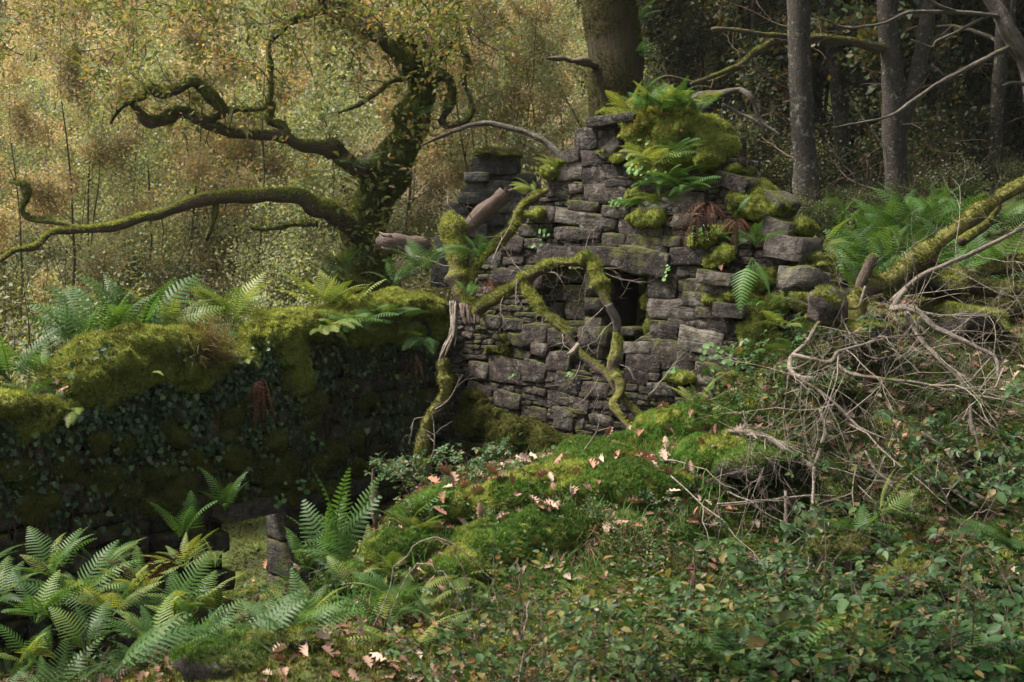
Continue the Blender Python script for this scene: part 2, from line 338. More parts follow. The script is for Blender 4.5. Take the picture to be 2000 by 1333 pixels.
M['litter_s'] = leaf_mat('leaf_litter', [(.17, .10, .07), (.25, .16, .115), (.34, .26, .20), (.11, .06, .04), (.19, .09, .06)], .75, .06, .15)
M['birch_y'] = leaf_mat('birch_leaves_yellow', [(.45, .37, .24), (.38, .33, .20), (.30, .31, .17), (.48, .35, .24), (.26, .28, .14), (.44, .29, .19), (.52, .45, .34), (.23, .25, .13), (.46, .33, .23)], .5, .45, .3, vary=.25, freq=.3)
M['under_shade_l'] = leaf_mat('shaded_understory_leaves', [(.07, .085, .03), (.10, .11, .04), (.055, .075, .028), (.15, .12, .05), (.09, .105, .045), (.18, .17, .09)], .5, .35, .25, vary=.35, freq=.4)  # understory shade is put into these darker olive leaf colours
M['birch_g'] = leaf_mat('birch_leaves_green', [(.23, .28, .15), (.28, .32, .18), (.19, .25, .13), (.35, .34, .19), (.22, .28, .16), (.38, .40, .28)], .5, .45, .3, vary=.25, freq=.3)
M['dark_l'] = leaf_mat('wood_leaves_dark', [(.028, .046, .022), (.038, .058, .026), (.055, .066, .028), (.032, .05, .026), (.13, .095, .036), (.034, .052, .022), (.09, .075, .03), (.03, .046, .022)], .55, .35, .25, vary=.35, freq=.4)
M['hill'] = plain_noise_mat('hillside', [(.38, (.06, .055, .028)), (.5, (.15, .12, .065)), (.62, (.22, .165, .10))], 1.6)
M['bark_oak'] = bark_mat('oak_bark', (.04, .034, .026), (.12, .10, .075), .74, ((.06, .075, .018), (.19, .19, .05)))
M['bark_limb'] = bark_mat('limb_bark', (.06, .045, .035), (.16, .125, .095), .50, lichen=.2)
M['bark_mossy'] = bark_mat('mossy_bark', (.05, .038, .03), (.15, .115, .09), .72, ((.08, .082, .02), (.23, .215, .06)))
M['bark_trunk'] = bark_mat('big_trunk_bark', (.028, .023, .014), (.085, .07, .035), .35, stretch=9.0)
M['bark_grey'] = bark_mat('grey_bark', (.03, .026, .022), (.115, .10, .085), .22, stretch=6.0, lichen=.62, along=7.0)
M['bark_dead'] = bark_mat('dead_grey_wood', (.05, .042, .035), (.22, .195, .165), .1, lichen=.3)
M['bark_birch'] = bark_mat('birch_bark', (.04, .032, .024), (.11, .09, .065), .05)
M['twig'] = bark_mat('bare_twigs', (.10, .078, .06), (.36, .31, .26), .12, lichen=.3)
M['twig_d'] = bark_mat('brown_twigs', (.06, .04, .03), (.16, .11, .085), .05)
M['wood_split'] = bark_mat('split_wood', (.22, .17, .13), (.58, .50, .42), 0, stretch=16.0)
M['wood_pink'] = bark_mat('weathered_wood', (.08, .055, .045), (.34, .25, .21), .05, stretch=16.0)
# ------------------------------------------------------------------ ground: one sheet, shaped through measured heights
CTRL = np.array([
 (0,0,0),(-3,0,0),(3,0,0),(0,3,-.3),(-3,4,-.6),(3,4,-.4),(0,5.2,-.55),(1.5,5.2,-.6),(2.8,5.2,-.5),(-1.2,5.5,-.5),(-2.5,5.5,-.7),(-4,6,-1.0),
 (-1.0,6.3,-.42),(-1.5,6.3,-.48),(-3,8,-1.15),(-2,8,-1.0),(-4.5,8.5,-1.3),(-1.8,9.5,-1.3),(-2.2,11,-1.8),(-1.3,12,-1.4),(-.9,13,-1.0),
 (-1.03,8.3,-.55),(-1.16,7.8,-.58),(-.73,8.8,-.33),(-.72,9.6,-.18),(0,9.6,-.12),(.41,10,-.03),(1.08,10.4,.07),(1.76,10.6,.345),(2.09,10.5,.4),
 (0,8.6,-.39),(.73,8.8,-.255),(1.27,9.3,-.1),(2.03,9.8,.17),(0,11.5,-.35),(0,12.7,-.5),(1,11.5,-.2),(-.6,13.4,-.8),(.3,13,-.6),
 (.3,7.9,-.66),(1.0,8.0,-.72),(1.7,8.5,-.75),(2.3,9.0,-.55),(-.4,7.6,-.62),(.5,6.5,-.62),(1.5,6.8,-.72),(2.6,7,-.62),(3.5,8,-.3),
 (2.56,10.3,.78),(2.64,9.8,.42),(2.86,9.2,.1),(3.07,10.6,1.0),(4.25,10.8,1.0),(4.02,9.8,.45),(3.43,9.2,.1),(3.45,8.5,-.12),(4.6,8,.2),(4.6,6,-.2),
 (3.6,12.5,1.2),(5,13.5,1.3),(4,16,1.65),(6,18,2.0),(3,19,1.6),(1.5,15,.6),(0,16,-.2),(-2,16,-1.2),(-3.5,14,-1.75),(-5,12,-1.9),(-6,16,-1.3),
 (-3,19,-.8),(-8,20,-.8),(-8,26,0),(-2,26,.4),(4,26,2.6),(12,26,3.6),(12,14,2.5),(9,9,1.5),(-20,26,.4),(-20,50,8),(0,50,9),(20,50,14),(40,30,10),
 (-40,30,2),(0,80,26),(-40,80,24),(40,80,28),(0,130,42),(-80,60,15),(80,60,25),(-60,0,0),(60,0,4),(0,-30,-1),(-60,-30,-2),(60,-30,2),(150,150,60),(-150,150,50)], float)
def _tps(r2): return np.where(r2 > 1e-9, r2 * np.log(r2 + 1e-12), 0.0)
_n_ = len(CTRL); _K = _tps(((CTRL[:, None, :2] - CTRL[None, :, :2]) ** 2).sum(-1)) + np.eye(_n_) * .02
_Pm = np.column_stack([np.ones(_n_), CTRL[:, :2]]); _A = np.zeros((_n_ + 3, _n_ + 3)); _A[:_n_, :_n_] = _K; _A[:_n_, _n_:] = _Pm; _A[_n_:, :_n_] = _Pm.T
_WT = np.linalg.solve(_A, np.concatenate([CTRL[:, 2], np.zeros(3)]))
def ground_z(X, Y):
    X = np.atleast_1d(np.asarray(X, float)); Y = np.atleast_1d(np.asarray(Y, float)); out = np.empty(len(X))
    for s in range(0, len(X), 20000):
        q = np.column_stack([X[s:s + 20000], Y[s:s + 20000]])
        out[s:s + 20000] = _tps(((q[:, None] - CTRL[None, :, :2]) ** 2).sum(-1)) @ _WT[:_n_] + _WT[_n_] + q @ _WT[_n_ + 1:]
    P = np.column_stack([X, Y, np.zeros(len(X))])
    near = np.clip(1.5 - np.hypot(X, Y - 9) / 14, .0, 1)
    out += near * (.05 * fbm(P, 1.6, 3, 3) + .02 * fbm(P, 6, 2, 5)) + (1 - near) * .35 * fbm(P, .25, 3, 8)
    return out
gx = np.unique(np.round(np.concatenate([np.arange(-150, -20, 6), np.arange(-20, -6, .7), np.arange(-6, 6.5, .09), np.arange(6.5, 20, .7), np.arange(20, 151, 6)]), 3))
gy = np.unique(np.round(np.concatenate([np.arange(-40, 2, 3.0), np.arange(2, 4.5, .3), np.arange(4.5, 13.5, .09), np.arange(13.5, 30, .6), np.arange(30, 160, 5)]), 3))
GX, GY = np.meshgrid(gx, gy); GZ = ground_z(GX.ravel(), GY.ravel()).reshape(GX.shape)
GV = np.column_stack([GX.ravel(), GY.ravel(), GZ.ravel()]); nx = len(gx)
ii, jj = np.meshgrid(np.arange(len(gx) - 1), np.arange(len(gy) - 1)); a0 = (jj * nx + ii).ravel()
GF = np.column_stack([a0, a0 + 1, a0 + nx + 1, a0 + nx])
gme = mesh('ground', GV, GF, M['ground'], True); gme.materials.append(M['hill'])
far = GV[GF].mean(1); gme.polygons.foreach_set('material_index', ((far[:, 1] > 19) & (far[:, 0] < -.5 + .08 * far[:, 1])).astype(np.int32))
go = link('ground', gme, kind='structure'); go['label'] = 'uneven mossy forest floor and the hillside rising behind'
def gpt(x, y, dz=0.0): return np.array([x, y, ground_z(x, y)[0] + dz])

# ------------------------------------------------------------------ wall frames
CORNER = np.array([-.87, 14.0])
GD = np.array([.774, -.633]); LD = np.array([-.633, -.774])           # gable runs right and nearer, long wall runs left and nearer
class Wall:
    def __init__(s, o, d, n):
        s.o, s.d, s.n = np.asarray(o, float), unit(d), unit(n); s.rz = math.atan2(s.d[1], s.d[0])
        s.flip = 1.0 if s.d[0] * s.n[1] - s.d[1] * s.n[0] < 0 else -1.0    # +1: local -Y is the face
    def pt(s, u, off, z):
        q = s.o + s.d * u + s.n * off; return np.array([q[0], q[1], z])
    def uv(s, px, py):
        """where the sight line through a picture point meets the wall's face"""
        p1 = at(px, py, 1.0); e = np.array([0, 0, EYE]); d = p1 - e
        t = np.dot(s.o - e[:2], s.n) / np.dot(d[:2], s.n); q = e + d * t
        return float(np.dot(q[:2] - s.o, s.d)), float(q[2])
    def on(s, px, py, off=0.0):
        u, z = s.uv(px, py); return s.pt(u, off, z)
GWALL = Wall(CORNER, GD, LD); LWALL = Wall(CORNER, LD, GD)

def stone_mesh(name, w, h, d, rng, mat, n=9, rnd=.55, smooth=False, poly=None, bul=1.0):
    """a rough block: face polygon of n corners, chamfered, with a knobbly front; local x along the wall, -y the front, z up"""
    x, z = w / 2, h / 2; q = lambda k: rng.uniform(-k, k)
    cs = [np.array([sx * x * (1 - abs(q(.10 + .26 * rnd))), sz * z * (1 - abs(q(.14 + .34 * rnd)))]) for sx, sz in ((-1, -1), (1, -1), (1, 1), (-1, 1))]; P = []
    for i in range(4):
        A, Bq = cs[i], cs[(i + 1) % 4]; P.append(A); m = 2 if i % 2 == 0 else (1 if n > 9 else 0)
        if i % 2 and n <= 9: m = 1
        for k in range(m):
            f = (k + 1) / (m + 1) + q(.08); mid = A * (1 - f) + Bq * f
            P.append(mid + (np.array([0, np.sign(mid[1]) * z * rng.uniform(-.06, .16)]) if i % 2 == 0 else np.array([np.sign(mid[0]) * x * rng.uniform(-.03, .12), 0])))
    P = np.array(P); n = len(P)
    ch = min(w, h, .25) * .03 + .003
    def ring(scale, y, jit):
        Q = P * scale; return np.column_stack([Q[:, 0], np.full(n, y) + rng.uniform(-jit, jit, n), Q[:, 1]])
    k = 1 - 2 * ch / max(w, h); tilt = rng.uniform(-.07, .07, 2)
    rings = [ring(.97, d, 0), ring(1.0, -d * .02, .006), ring(np.array([[1 - 2.2 * ch / w, 1 - 2.2 * ch / h]]), -.014 * bul, .006), ring(.55, -.017 * bul, .011)]
    V = np.vstack(rings + [np.array([[w * rng.uniform(-.1, .1), -.018 * bul, h * rng.uniform(-.1, .1)]])])
    fr = V[:, 1] < 0; V[fr, 1] += V[fr, 0] * tilt[0] + V[fr, 2] * tilt[1]
    F = []
    for r in range(3):
        for i in range(n):
            F.append((r * n + i, r * n + (i + 1) % n, (r + 1) * n + (i + 1) % n, (r + 1) * n + i))
    T = [(3 * n + i, 3 * n + (i + 1) % n, 4 * n) for i in range(n)]
    return mesh(name, V, [np.array(F)[:, ::-1], np.array(T)[:, ::-1]], mat, smooth)
def put(me, wall, parent, name, u, z, off, roll=0.0, scale=None, yaw=0.0):
    o = link(name, me, parent); p = wall.pt(u, off, z)
    rz = wall.rz if wall.flip > 0 else wall.rz + math.pi
    o.matrix_world = Matrix.Translation(Vector(p)) @ Matrix.Rotation(rz + yaw, 4, 'Z') @ Matrix.Rotation(roll, 4, 'Y') @ (Matrix.Diagonal((*scale, 1)) if scale is not None else Matrix.Identity(4))
    return o
def px_size(wall, x0, y0, x1, y1):
    u0, za = wall.uv(x0, (y0 + y1) / 2); u1, zb = wall.uv(x1, (y0 + y1) / 2); cx = (x0 + x1) / 2
    uc, z0 = wall.uv(cx, y0); _, z1 = wall.uv(cx, y1)
    return uc, (z0 + z1) / 2, abs(u1 - u0), abs(z0 - z1)
def core_mesh(wall, u0, u1, top, bot, thick, holes, step=.12, inset=.10):
    """earth-filled heart of the wall as a row of slabs, leaving the openings free"""
    parts = []; us = np.arange(u0, u1, step)
    for u in us:
        uc = u + step / 2; spans = [(bot, top(uc) - .1)]
        for (a, b, z0, z1) in holes:
            if a < uc < b:
                new = []
                for (s0, s1) in spans:
                    if z1 <= s0 or z0 >= s1: new.append((s0, s1)); continue
                    if s0 < z0: new.append((s0, z0))
                    if z1 < s1: new.append((z1, s1))
                spans = new
        for (s0, s1) in spans:
            if s1 - s0 < .02: continue
            c = [wall.pt(uu, oo, zz) for zz in (s0, s1) for (uu, oo) in ((u, -inset), (u + step, -inset), (u + step, -thick), (u, -thick))]
            parts.append((np.array(c), np.array([[0, 1, 5, 4], [1, 2, 6, 5], [2, 3, 7, 6], [3, 0, 4, 7], [4, 5, 6, 7], [3, 2, 1, 0]])))
    return join(parts)

def remesh_blobs(name, blobs, voxel=.035, amp=.03, freq=6.0, seed=0, smooth_it=6):
    """union of rough ellipsoids (centre, (rx,ry,rz), rotz) turned into one lumpy mat"""
    import bmesh
    bm = bmesh.new()
    for c, r, rz in blobs:
        mtx = Matrix.Translation(Vector(c)) @ Matrix.Rotation(rz, 4, 'Z') @ Matrix.Diagonal((*r, 1))
        bmesh.ops.create_icosphere(bm, subdivisions=2, radius=1.0, matrix=mtx)
    me = bpy.data.meshes.new('tmp'); bm.to_mesh(me); bm.free()
    o = bpy.data.objects.new('tmp', me); COL.objects.link(o)
    md = o.modifiers.new('r', 'REMESH'); md.mode = 'VOXEL'; md.voxel_size = voxel
    ms = o.modifiers.new('s', 'SMOOTH'); ms.factor = .5; ms.iterations = smooth_it
    ev = o.evaluated_get(bpy.context.evaluated_depsgraph_get()); m2 = ev.to_mesh()
    V = np.empty(len(m2.vertices) * 3, np.float32); m2.vertices.foreach_get('co', V); V = V.reshape(-1, 3).astype(float)
    NN = np.empty(len(m2.vertices) * 3, np.float32); m2.vertices.foreach_get('normal', NN); NN = NN.reshape(-1, 3)
    lv = np.empty(len(m2.loops), np.int32); m2.loops.foreach_get('vertex_index', lv)
    F = lv.reshape(-1, 4)
    ev.to_mesh_clear(); bpy.data.objects.remove(o, do_unlink=True)
    V = V + NN * (amp * fbm(V, freq, 3, seed) + amp * .4 * fbm(V, freq * 4, 2, seed + 4))[:, None]
    return V, F
def fuzz(V, F, dens, size, rng, upmin=-.35, tmpl=TUFT, mask=None):
    P, Nn = surf_points(V, F, dens, rng, upmin, mask)
    if len(P) == 0: return None
    n2 = Nn + np.array([0, 0, .35]) + rng.normal(0, .3, Nn.shape)
    return scatter(tmpl[0], tmpl[1], P - Nn * size * .15, frames(n2, rng), size * rng.uniform(.6, 1.35, len(P)))
def moss_mat_part(parent, blobs, rng, body='moss_body', tuft='moss', voxel=.035, dens=3200, size=.032, amp=.03, seed=1, rust=None):
    V, F = remesh_blobs('moss', blobs, voxel, amp, 6.0, seed)
    o = link('moss_cushion', mesh('moss_cushion', V, F, M[body], True), parent)
    f = fuzz(V, F, dens, size, rng, mask=lambda P, Nn: fbm(P, 4.0, 3, seed + 7) > -.55)
    if f: link('moss_tufts', mesh('moss_tufts', f[0], f[1], M[tuft]), o, kind='stuff')
    f = fuzz(V, F, dens, size * .85, rng, mask=lambda P, Nn: fbm(P, 4.0, 3, seed + 7) < -.45)
    if f: link('olive_moss_tufts', mesh('olive_moss_tufts', f[0], f[1], M['moss_d']), o, kind='stuff')
    if rust is not None:
        f = fuzz(V, F, dens * .8, size, rng, -.2, mask=rust)
        if f: link('rusty_moss_tufts', mesh('rusty_moss_tufts', f[0], f[1], M['moss_rust']), o, kind='stuff')
    return o, V, F

# ------------------------------------------------------------------ the gable
rng = np.random.default_rng(11)
GT = [(800, 640), (870, 600), (905, 545), (960, 485), (1010, 445), (1060, 390), (1085, 330), (1130, 268), (1170, 235), (1380, 235), (1415, 300), (1440, 345), (1480, 395),
      (1530, 455), (1580, 520), (1620, 575), (1700, 660), (1800, 760)]
_gt = np.array([GWALL.uv(*p) for p in GT])
def g_top(u): return float(np.interp(u, _gt[:, 0], _gt[:, 1]))
gable = thing('ruined_gable_wall', 'ruined gable end of dark dry stone with mossy peak and a small window opening', 'wall', (CORNER[0], CORNER[1], -1.2))
uo0, zo1 = GWALL.uv(1172, 522); uo1, zo0 = GWALL.uv(1272, 735)       # the through opening
un0, _ = GWALL.uv(1035, 600)                                          # shallow blocked bay beside it
V, F = core_mesh(GWALL, -.5, _gt[-1, 0], g_top, -2.2, .62, [(uo0, uo1, zo0, zo1), (un0, uo0, zo0 + .05, zo1)], inset=.03)
link('wall_core', mesh('wall_core', V, F, M['core']), gable)
V, F = core_mesh(GWALL, un0 - .1, uo0 + .0, lambda u: zo1, zo0 - .1, .6, [], inset=.21)
link('bay_core', mesh('bay_core', V, F, M['core']), gable)
def gput(me, name, *a, **k):
    o = put(me, GWALL, None, name, *a, **k); o.parent = gable; o.matrix_parent_inverse = Matrix.Translation(-gable.location); return o
Z1 = lambda x, y: (800 + x * .45, 150 + y * .45)
Z5 = lambda x, y: (800 + x * .3526, 550 + y * .3526)
S1 = [ # hand-read blocks of the upper gable (zoomed reading), roll in degrees, tone
 (722,222,828,318,0,'s'),(806,222,900,322,0,'s'),(826,282,922,340,-32,'p'),(655,318,745,378,-8,'s'),(742,320,852,380,4,'s'),(636,374,754,452,0,'p'),(756,384,922,462,0,'s'),
 (598,444,706,522,3,'s'),(694,464,752,508,0,'p'),(764,464,938,558,0,'s'),(690,538,824,588,2,'s'),(638,585,902,656,3,'l'),(838,562,952,614,6,'s'),(514,558,638,636,6,'s'),
 (634,654,748,712,0,'s'),(748,660,838,708,0,'s'),(914,614,1096,702,2,'s'),(940,694,1118,792,6,'s'),(840,678,938,742,0,'s'),(1128,736,1296,822,0,'s'),(1066,690,1182,738,3,'s'),
 (1140,664,1302,738,-2,'s'),(1044,850,1168,962,0,'s'),(1168,826,1302,872,0,'s'),(1164,872,1302,938,2,'s'),(1190,934,1334,1002,3,'s'),(1288,878,1434,964,0,'p'),(1042,964,1254,1056,2,'l'),
 (1048,1056,1170,1142,0,'s'),(1122,1050,1254,1098,0,'s'),(1168,1092,1364,1198,14,'l'),(1250,1000,1352,1052,0,'s'),(1254,1040,1404,1112,4,'s'),(1046,1144,1238,1284,4,'s'),(1260,1206,1404,1322,0,'s'),
 (880,320,985,372,-14,'s'),(930,500,1010,548,0,'s'),(1000,520,1130,580,0,'p'),(1000,570,1120,614,0,'s'),(1010,450,1130,500,0,'s'),(1140,500,1290,590,0,'s'),(1150,590,1330,660,0,'s'),
 (476,640,560,696,0,'s'),(400,690,500,760,5,'s'),(480,700,580,744,2,'s'),(360,830,480,900,0,'s'),(470,860,580,920,0,'s'),(300,760,400,830,4,'s'),(1300,740,1420,800,0,'s'),(1320,800,1440,870,0,'s'),
 (1440,870,1560,940,4,'s'),(1500,950,1620,1010,4,'s'),(1400,1060,1480,1130,0,'s'),(1240,1290,1330,1340,0,'p')]
S5 = [(448,420,632,562,6,'s'),(630,438,764,562,6,'s'),(768,500,944,622,10,'s'),(716,600,886,704,8,'s'),(478,600,624,702,5,'s'),(636,232,764,358,0,'s'),(772,258,894,362,0,'s'),(768,388,894,502,0,'s'),
 (680,338,772,414,8,'s'),(552,286,642,362,0,'s'),(800,700,914,824,0,'p'),(910,738,974,834,0,'s'),(960,560,1110,640,4,'s'),(880,640,1000,712,4,'s'),(620,690,760,770,6,'s'),(400,180,520,260,2,'s'),(520,200,640,270,2,'s'),
 (940,240,1110,360,0,'s'),(1180,250,1250,300,0,'s'),(1190,330,1335,400,0,'p'),(1200,400,1390,500,0,'s'),(1190,490,1330,570,0,'s'),(1000,740,1130,800,0,'s'),(330,560,460,640,6,'s'),(330,440,450,540,4,'s'),(1590,440,1700,540,0,'s'),
 (1400,500,1560,560,0,'s'),(1540,580,1700,660,0,'s'),(1330,560,1500,640,0,'s')]
mk = {'s': 'stone', 'l': 'stone_pale', 'p': 'stone_pale'}
M['stone_layer'] = stone_mat('layered_stone', (.03, .026, .022), (.115, .098, .083), .7, .4, 1.0)
mk['l'] = 'stone_layer'
for S, Zf in ((S1, Z1), (S5, Z5)):
    for (x0, y0, x1, y1, roll, tone) in S:
        u, z, w, h = px_size(GWALL, *Zf(x0, y0), *Zf(x1, y1))
        me = stone_mesh('stone', w * 1.05, h * 1.06, .26, rng, M[mk[tone]], n=10, rnd=rng.uniform(.0, .4))
        gput(me, 'stone', u, z, rng.uniform(.005, .035), roll=R(roll + rng.normal(0, 2)))
# the long lintel over the opening, in two pieces, and the slab on the peak
for (x0, y0, x1, y1, roll, d) in ((1048, 482, 1226, 522, 1, .05), (1212, 484, 1316, 536, 9, .07)):
    u, z, w, h = px_size(GWALL, x0, y0, x1, y1)
    gput(stone_mesh('lintel', w, h, .5, rng, M['stone'], n=12, rnd=.1), 'lintel', u, z, d, roll=R(roll))
u, z, w, h = px_size(GWALL, 1150, 222, 1252, 250)
gput(stone_mesh('cap_slab', w, h * .8, .5, rng, M['stone'], n=11, rnd=.3), 'cap_slab', u, z, .12, roll=R(-3))
# stones inside the blocked bay
for row, (ya, yb) in enumerate(((528, 556), (556, 590), (590, 628), (628, 668), (668, 704), (704, 742))):
    x = 1036 + rng.uniform(-20, 0)
    while x < 1172:
        wpx = rng.uniform(36, 84); u, z, w, h = px_size(GWALL, x, ya, min(x + wpx, 1178), yb)
        gput(stone_mesh('stone', w, h * 1.04, .2, rng, M['stone'], n=9, rnd=.3), 'stone', u, z, -.17 + rng.uniform(-.03, .03)); x += wpx
# jamb of the opening, seen inside its left reveal, and sill
JW = Wall(GWALL.o + GWALL.d * uo0, -np.asarray(GWALL.n), GWALL.d)      # the reveal runs back from the face
z = zo0
while z < zo1 - .02:
    h = rng.uniform(.12, .24); h = min(h, zo1 - z)
    for k, (ua, ub) in enumerate(((-.02, .3), (.3, .62))):
        o = put(stone_mesh('jamb_stone', ub - ua, h, .2, rng, M['stone_dark'], n=9, rnd=.2), JW, None, 'jamb_stone', (ua + ub) / 2, z + h / 2, .01); o.parent = gable; o.matrix_parent_inverse = Matrix.Translation(-gable.location)
    z += h
# courses of smaller rubble behind and between the read blocks
def split_rects(u0, u1, z0, z1, rng, wmax, hmax, wmin, hmin):
    st, out = [(u0, u1, z0, z1)], []
    while st:
        a, c, p, q = st.pop(); w, h = c - a, q - p
        if h > hmax or (h > 2 * hmin and w < h * 2.2 and rng.random() < .35 and h > hmin * 2.2):
            f = rng.uniform(.35, .65); m = p + h * f; st += [(a, c, p, m), (a, c, m, q)] if w < 2.2 * wmax or h > 2 * hmax else [(a, c, p, m), (a, c, m, q)]
            if w > 1.2 and h < 1.2:      # break the long bed joints
                st = st[:-2]; k = a + w * rng.uniform(.35, .65); st += [(a, k, p, q), (k, c, p, q)]
        elif w > wmax or (w > 2 * wmin and w > 3.4 * h and rng.random() < .6):
            f = rng.uniform(.3, .7); m = a + w * f; st += [(a, m, p, q), (m, c, p, q)]
        else: out.append((a, c, p, q))
    return out
variants = [stone_mesh('rubble_stone', .3, .13, .24, rng, M['stone'], n=10, rnd=rng.uniform(.0, .5)) for _ in range(14)]
hand = []
for S, Zf in ((S1, Z1), (S5, Z5)):
    for (x0, y0, x1, y1, roll, tone) in S: hand.append(px_size(GWALL, *Zf(x0, y0), *Zf(x1, y1)))
hand = np.array(hand); cnt = 0
for (a_, c_, p_, q_) in split_rects(-.5, _gt[-1, 0], -1.4, 3.2, rng, .40, .095, .10, .036):
    uc, zc, w, h = (a_ + c_) / 2, (p_ + q_) / 2, c_ - a_, q_ - p_
    if zc + h * .3 > g_top(uc) or (un0 < uc < uo1 and zo0 < zc < zo1): continue
    if np.any((np.abs(uc - hand[:, 0]) < hand[:, 2] * .42) & (np.abs(zc - hand[:, 1]) < hand[:, 3] * .42)): continue
    if zc < ground_z(*(GWALL.pt(uc, .3, 0)[:2]))[0] - .2: continue
    cnt += 1
    gput(variants[cnt % 14], 'rubble_stone', uc, zc, -.008 + rng.uniform(-.015, .025), roll=rng.normal(0, .05), scale=(w * 1.05 / .3, 1, h * 1.1 / .13))
print('gable rubble', cnt)
# coping blocks stepping down the right-hand slope (each protrudes)
for (x0, y0, x1, y1, roll, tone, off) in ((1402, 338, 1475, 374, 14, 's', .12), (1474, 376, 1522, 424, 40, 'l', .02), (1492, 424, 1556, 468, 14, 'p', .1), (1508, 458, 1582, 512, 10, 'p', .14),
                                   (1532, 524, 1624, 574, 10, 'l', .2), (1425, 310, 1444, 330, 0, 's', .0), (1585, 560, 1650, 640, 10, 's', .12), (1640, 600, 1700, 670, 20, 's', .05), (1412, 590, 1474, 622, 4, 'l', .2),
                                   (1372, 528, 1446, 556, 8, 'p', .14)):
    u, z, w, h = px_size(GWALL, x0, y0, x1, y1)
    gput(stone_mesh('coping_stone', w, h, .42, rng, M[mk[tone]], n=11, rnd=.3, bul=.7), 'coping_stone', u, z, off, roll=R(roll))
# moss on the gable: the big cap and cushions, in the wall's own frame
def gblob(px, py, rx, ry, off=0.0, rd=None):
    u, z, w, h = px_size(GWALL, px - rx, py - ry, px + rx, py + ry)
    return (GWALL.pt(u, off, z), (w / 2, rd if rd else max(w, h) * .5, h / 2), GWALL.rz)
cap = [gblob(1340, 262, 68, 42, -.12, .42), gblob(1290, 240, 66, 24, -.2, .42), gblob(1385, 290, 36, 38, -.08, .34), gblob(1220, 228, 60, 15, -.25, .36), gblob(1330, 300, 52, 34, .0, .24), gblob(1396, 312, 26, 17, .06, .2),
       gblob(1262, 300, 30, 40, .02, .14), gblob(1240, 268, 24, 12, .06, .12), gblob(1231, 246, 9, 9, .08, .07), gblob(1300, 330, 46, 34, .0, .14), gblob(1258, 335, 24, 22, .02, .1), gblob(1180, 224, 26, 10, -.1, .2)]
def rusty(P, Nn):
    n = fbm(P, 3.2, 3, 77); u = (P[:, :2] - GWALL.o) @ GWALL.d
    ua, ub = GWALL.uv(1215, 240)[0], GWALL.uv(1345, 240)[0]
    return (n + .5 * Nn[:, 2] > .1) & (u > ua) & (u < ub)
moss_mat_part(gable, cap, rng, voxel=.03, dens=4200, size=.03, amp=.045, seed=5, rust=rusty)
cush = [[gblob(1242, 382, 22, 14, .03, .08), gblob(1275, 384, 18, 10, .03, .07)], [gblob(1246, 425, 18, 14, .03, .07), gblob(1282, 424, 14, 18, .03, .07), gblob(1262, 432, 20, 9, .03, .07)],
        [gblob(1466, 392, 30, 24, .04, .2), gblob(1492, 412, 26, 16, .04, .2), gblob(1450, 410, 20, 20, .04, .16)], [gblob(1402, 508, 24, 22, .05, .14), gblob(1420, 494, 20, 12, .05, .12)],
        [gblob(1490, 650, 36, 42, .1, .2), gblob(1518, 670, 28, 34, .1, .2), gblob(1478, 612, 26, 18, .06, .14), gblob(1484, 580, 22, 12, .06, .12), gblob(1540, 690, 22, 20, .1, .16)],
        [gblob(1600, 590, 34, 26, .16, .24), gblob(1640, 610, 30, 22, .16, .2), gblob(1590, 520, 30, 12, .0, .22), gblob(1610, 545, 18, 22, -.05, .2)],
        [gblob(1445, 580, 30, 10, .05, .1), gblob(1400, 585, 30, 8, .04, .09)], [gblob(1330, 738, 34, 14, .05, .15)], [gblob(950, 825, 60, 34, .06, .16), gblob(1020, 850, 66, 36, .1, .2), gblob(1090, 865, 50, 30, .14, .22), gblob(930, 790, 30, 26, .04, .1)],
        [gblob(975, 685, 26, 12, .03, .08), gblob(990, 668, 12, 12, .03, .07)], [gblob(1085, 338, 22, 12, .0, .2), gblob(1100, 318, 18, 10, .0, .2)], [gblob(1178, 300, 16, 10, .04, .07), gblob(1215, 312, 22, 10, .04, .08)],
        [gblob(1050, 418, 22, 8, .04, .08)], [(GWALL.pt(uo1 - .05, -.13, zo1 - .28), (.12, .1, .26), GWALL.rz), (GWALL.pt(uo1 - .04, -.15, zo0 + .5), (.12, .1, .26), GWALL.rz), (GWALL.pt(uo1 - .10, -.16, zo0 + .12), (.16, .14, .14), GWALL.rz)], [gblob(1432, 332, 20, 12, -.15, .4), gblob(1470, 372, 26, 12, -.15, .4), gblob(1505, 408, 22, 14, -.15, .4), gblob(1548, 446, 20, 14, -.2, .4), gblob(1588, 505, 20, 16, -.2, .4)], [gblob(1500, 540, 30, 22, .03, .12), gblob(1470, 560, 26, 14, .03, .1), gblob(1530, 590, 28, 24, .05, .14)], [gblob(1380, 470, 26, 12, .04, .1), gblob(1420, 450, 24, 12, .04, .1)]]
for i, c in enumerate(cush):
    c = [(p_, (r_[0] * 1.1, max(.05, r_[1] * .6), r_[2]), z_) for p_, r_, z_ in c]
    dk = i in (8, 9)
    moss_mat_part(gable, c, rng, 'moss_dark' if dk else 'moss_body', 'moss_d' if dk else 'moss', voxel=.022, dens=5000, size=.026, amp=.05, seed=20 + i)

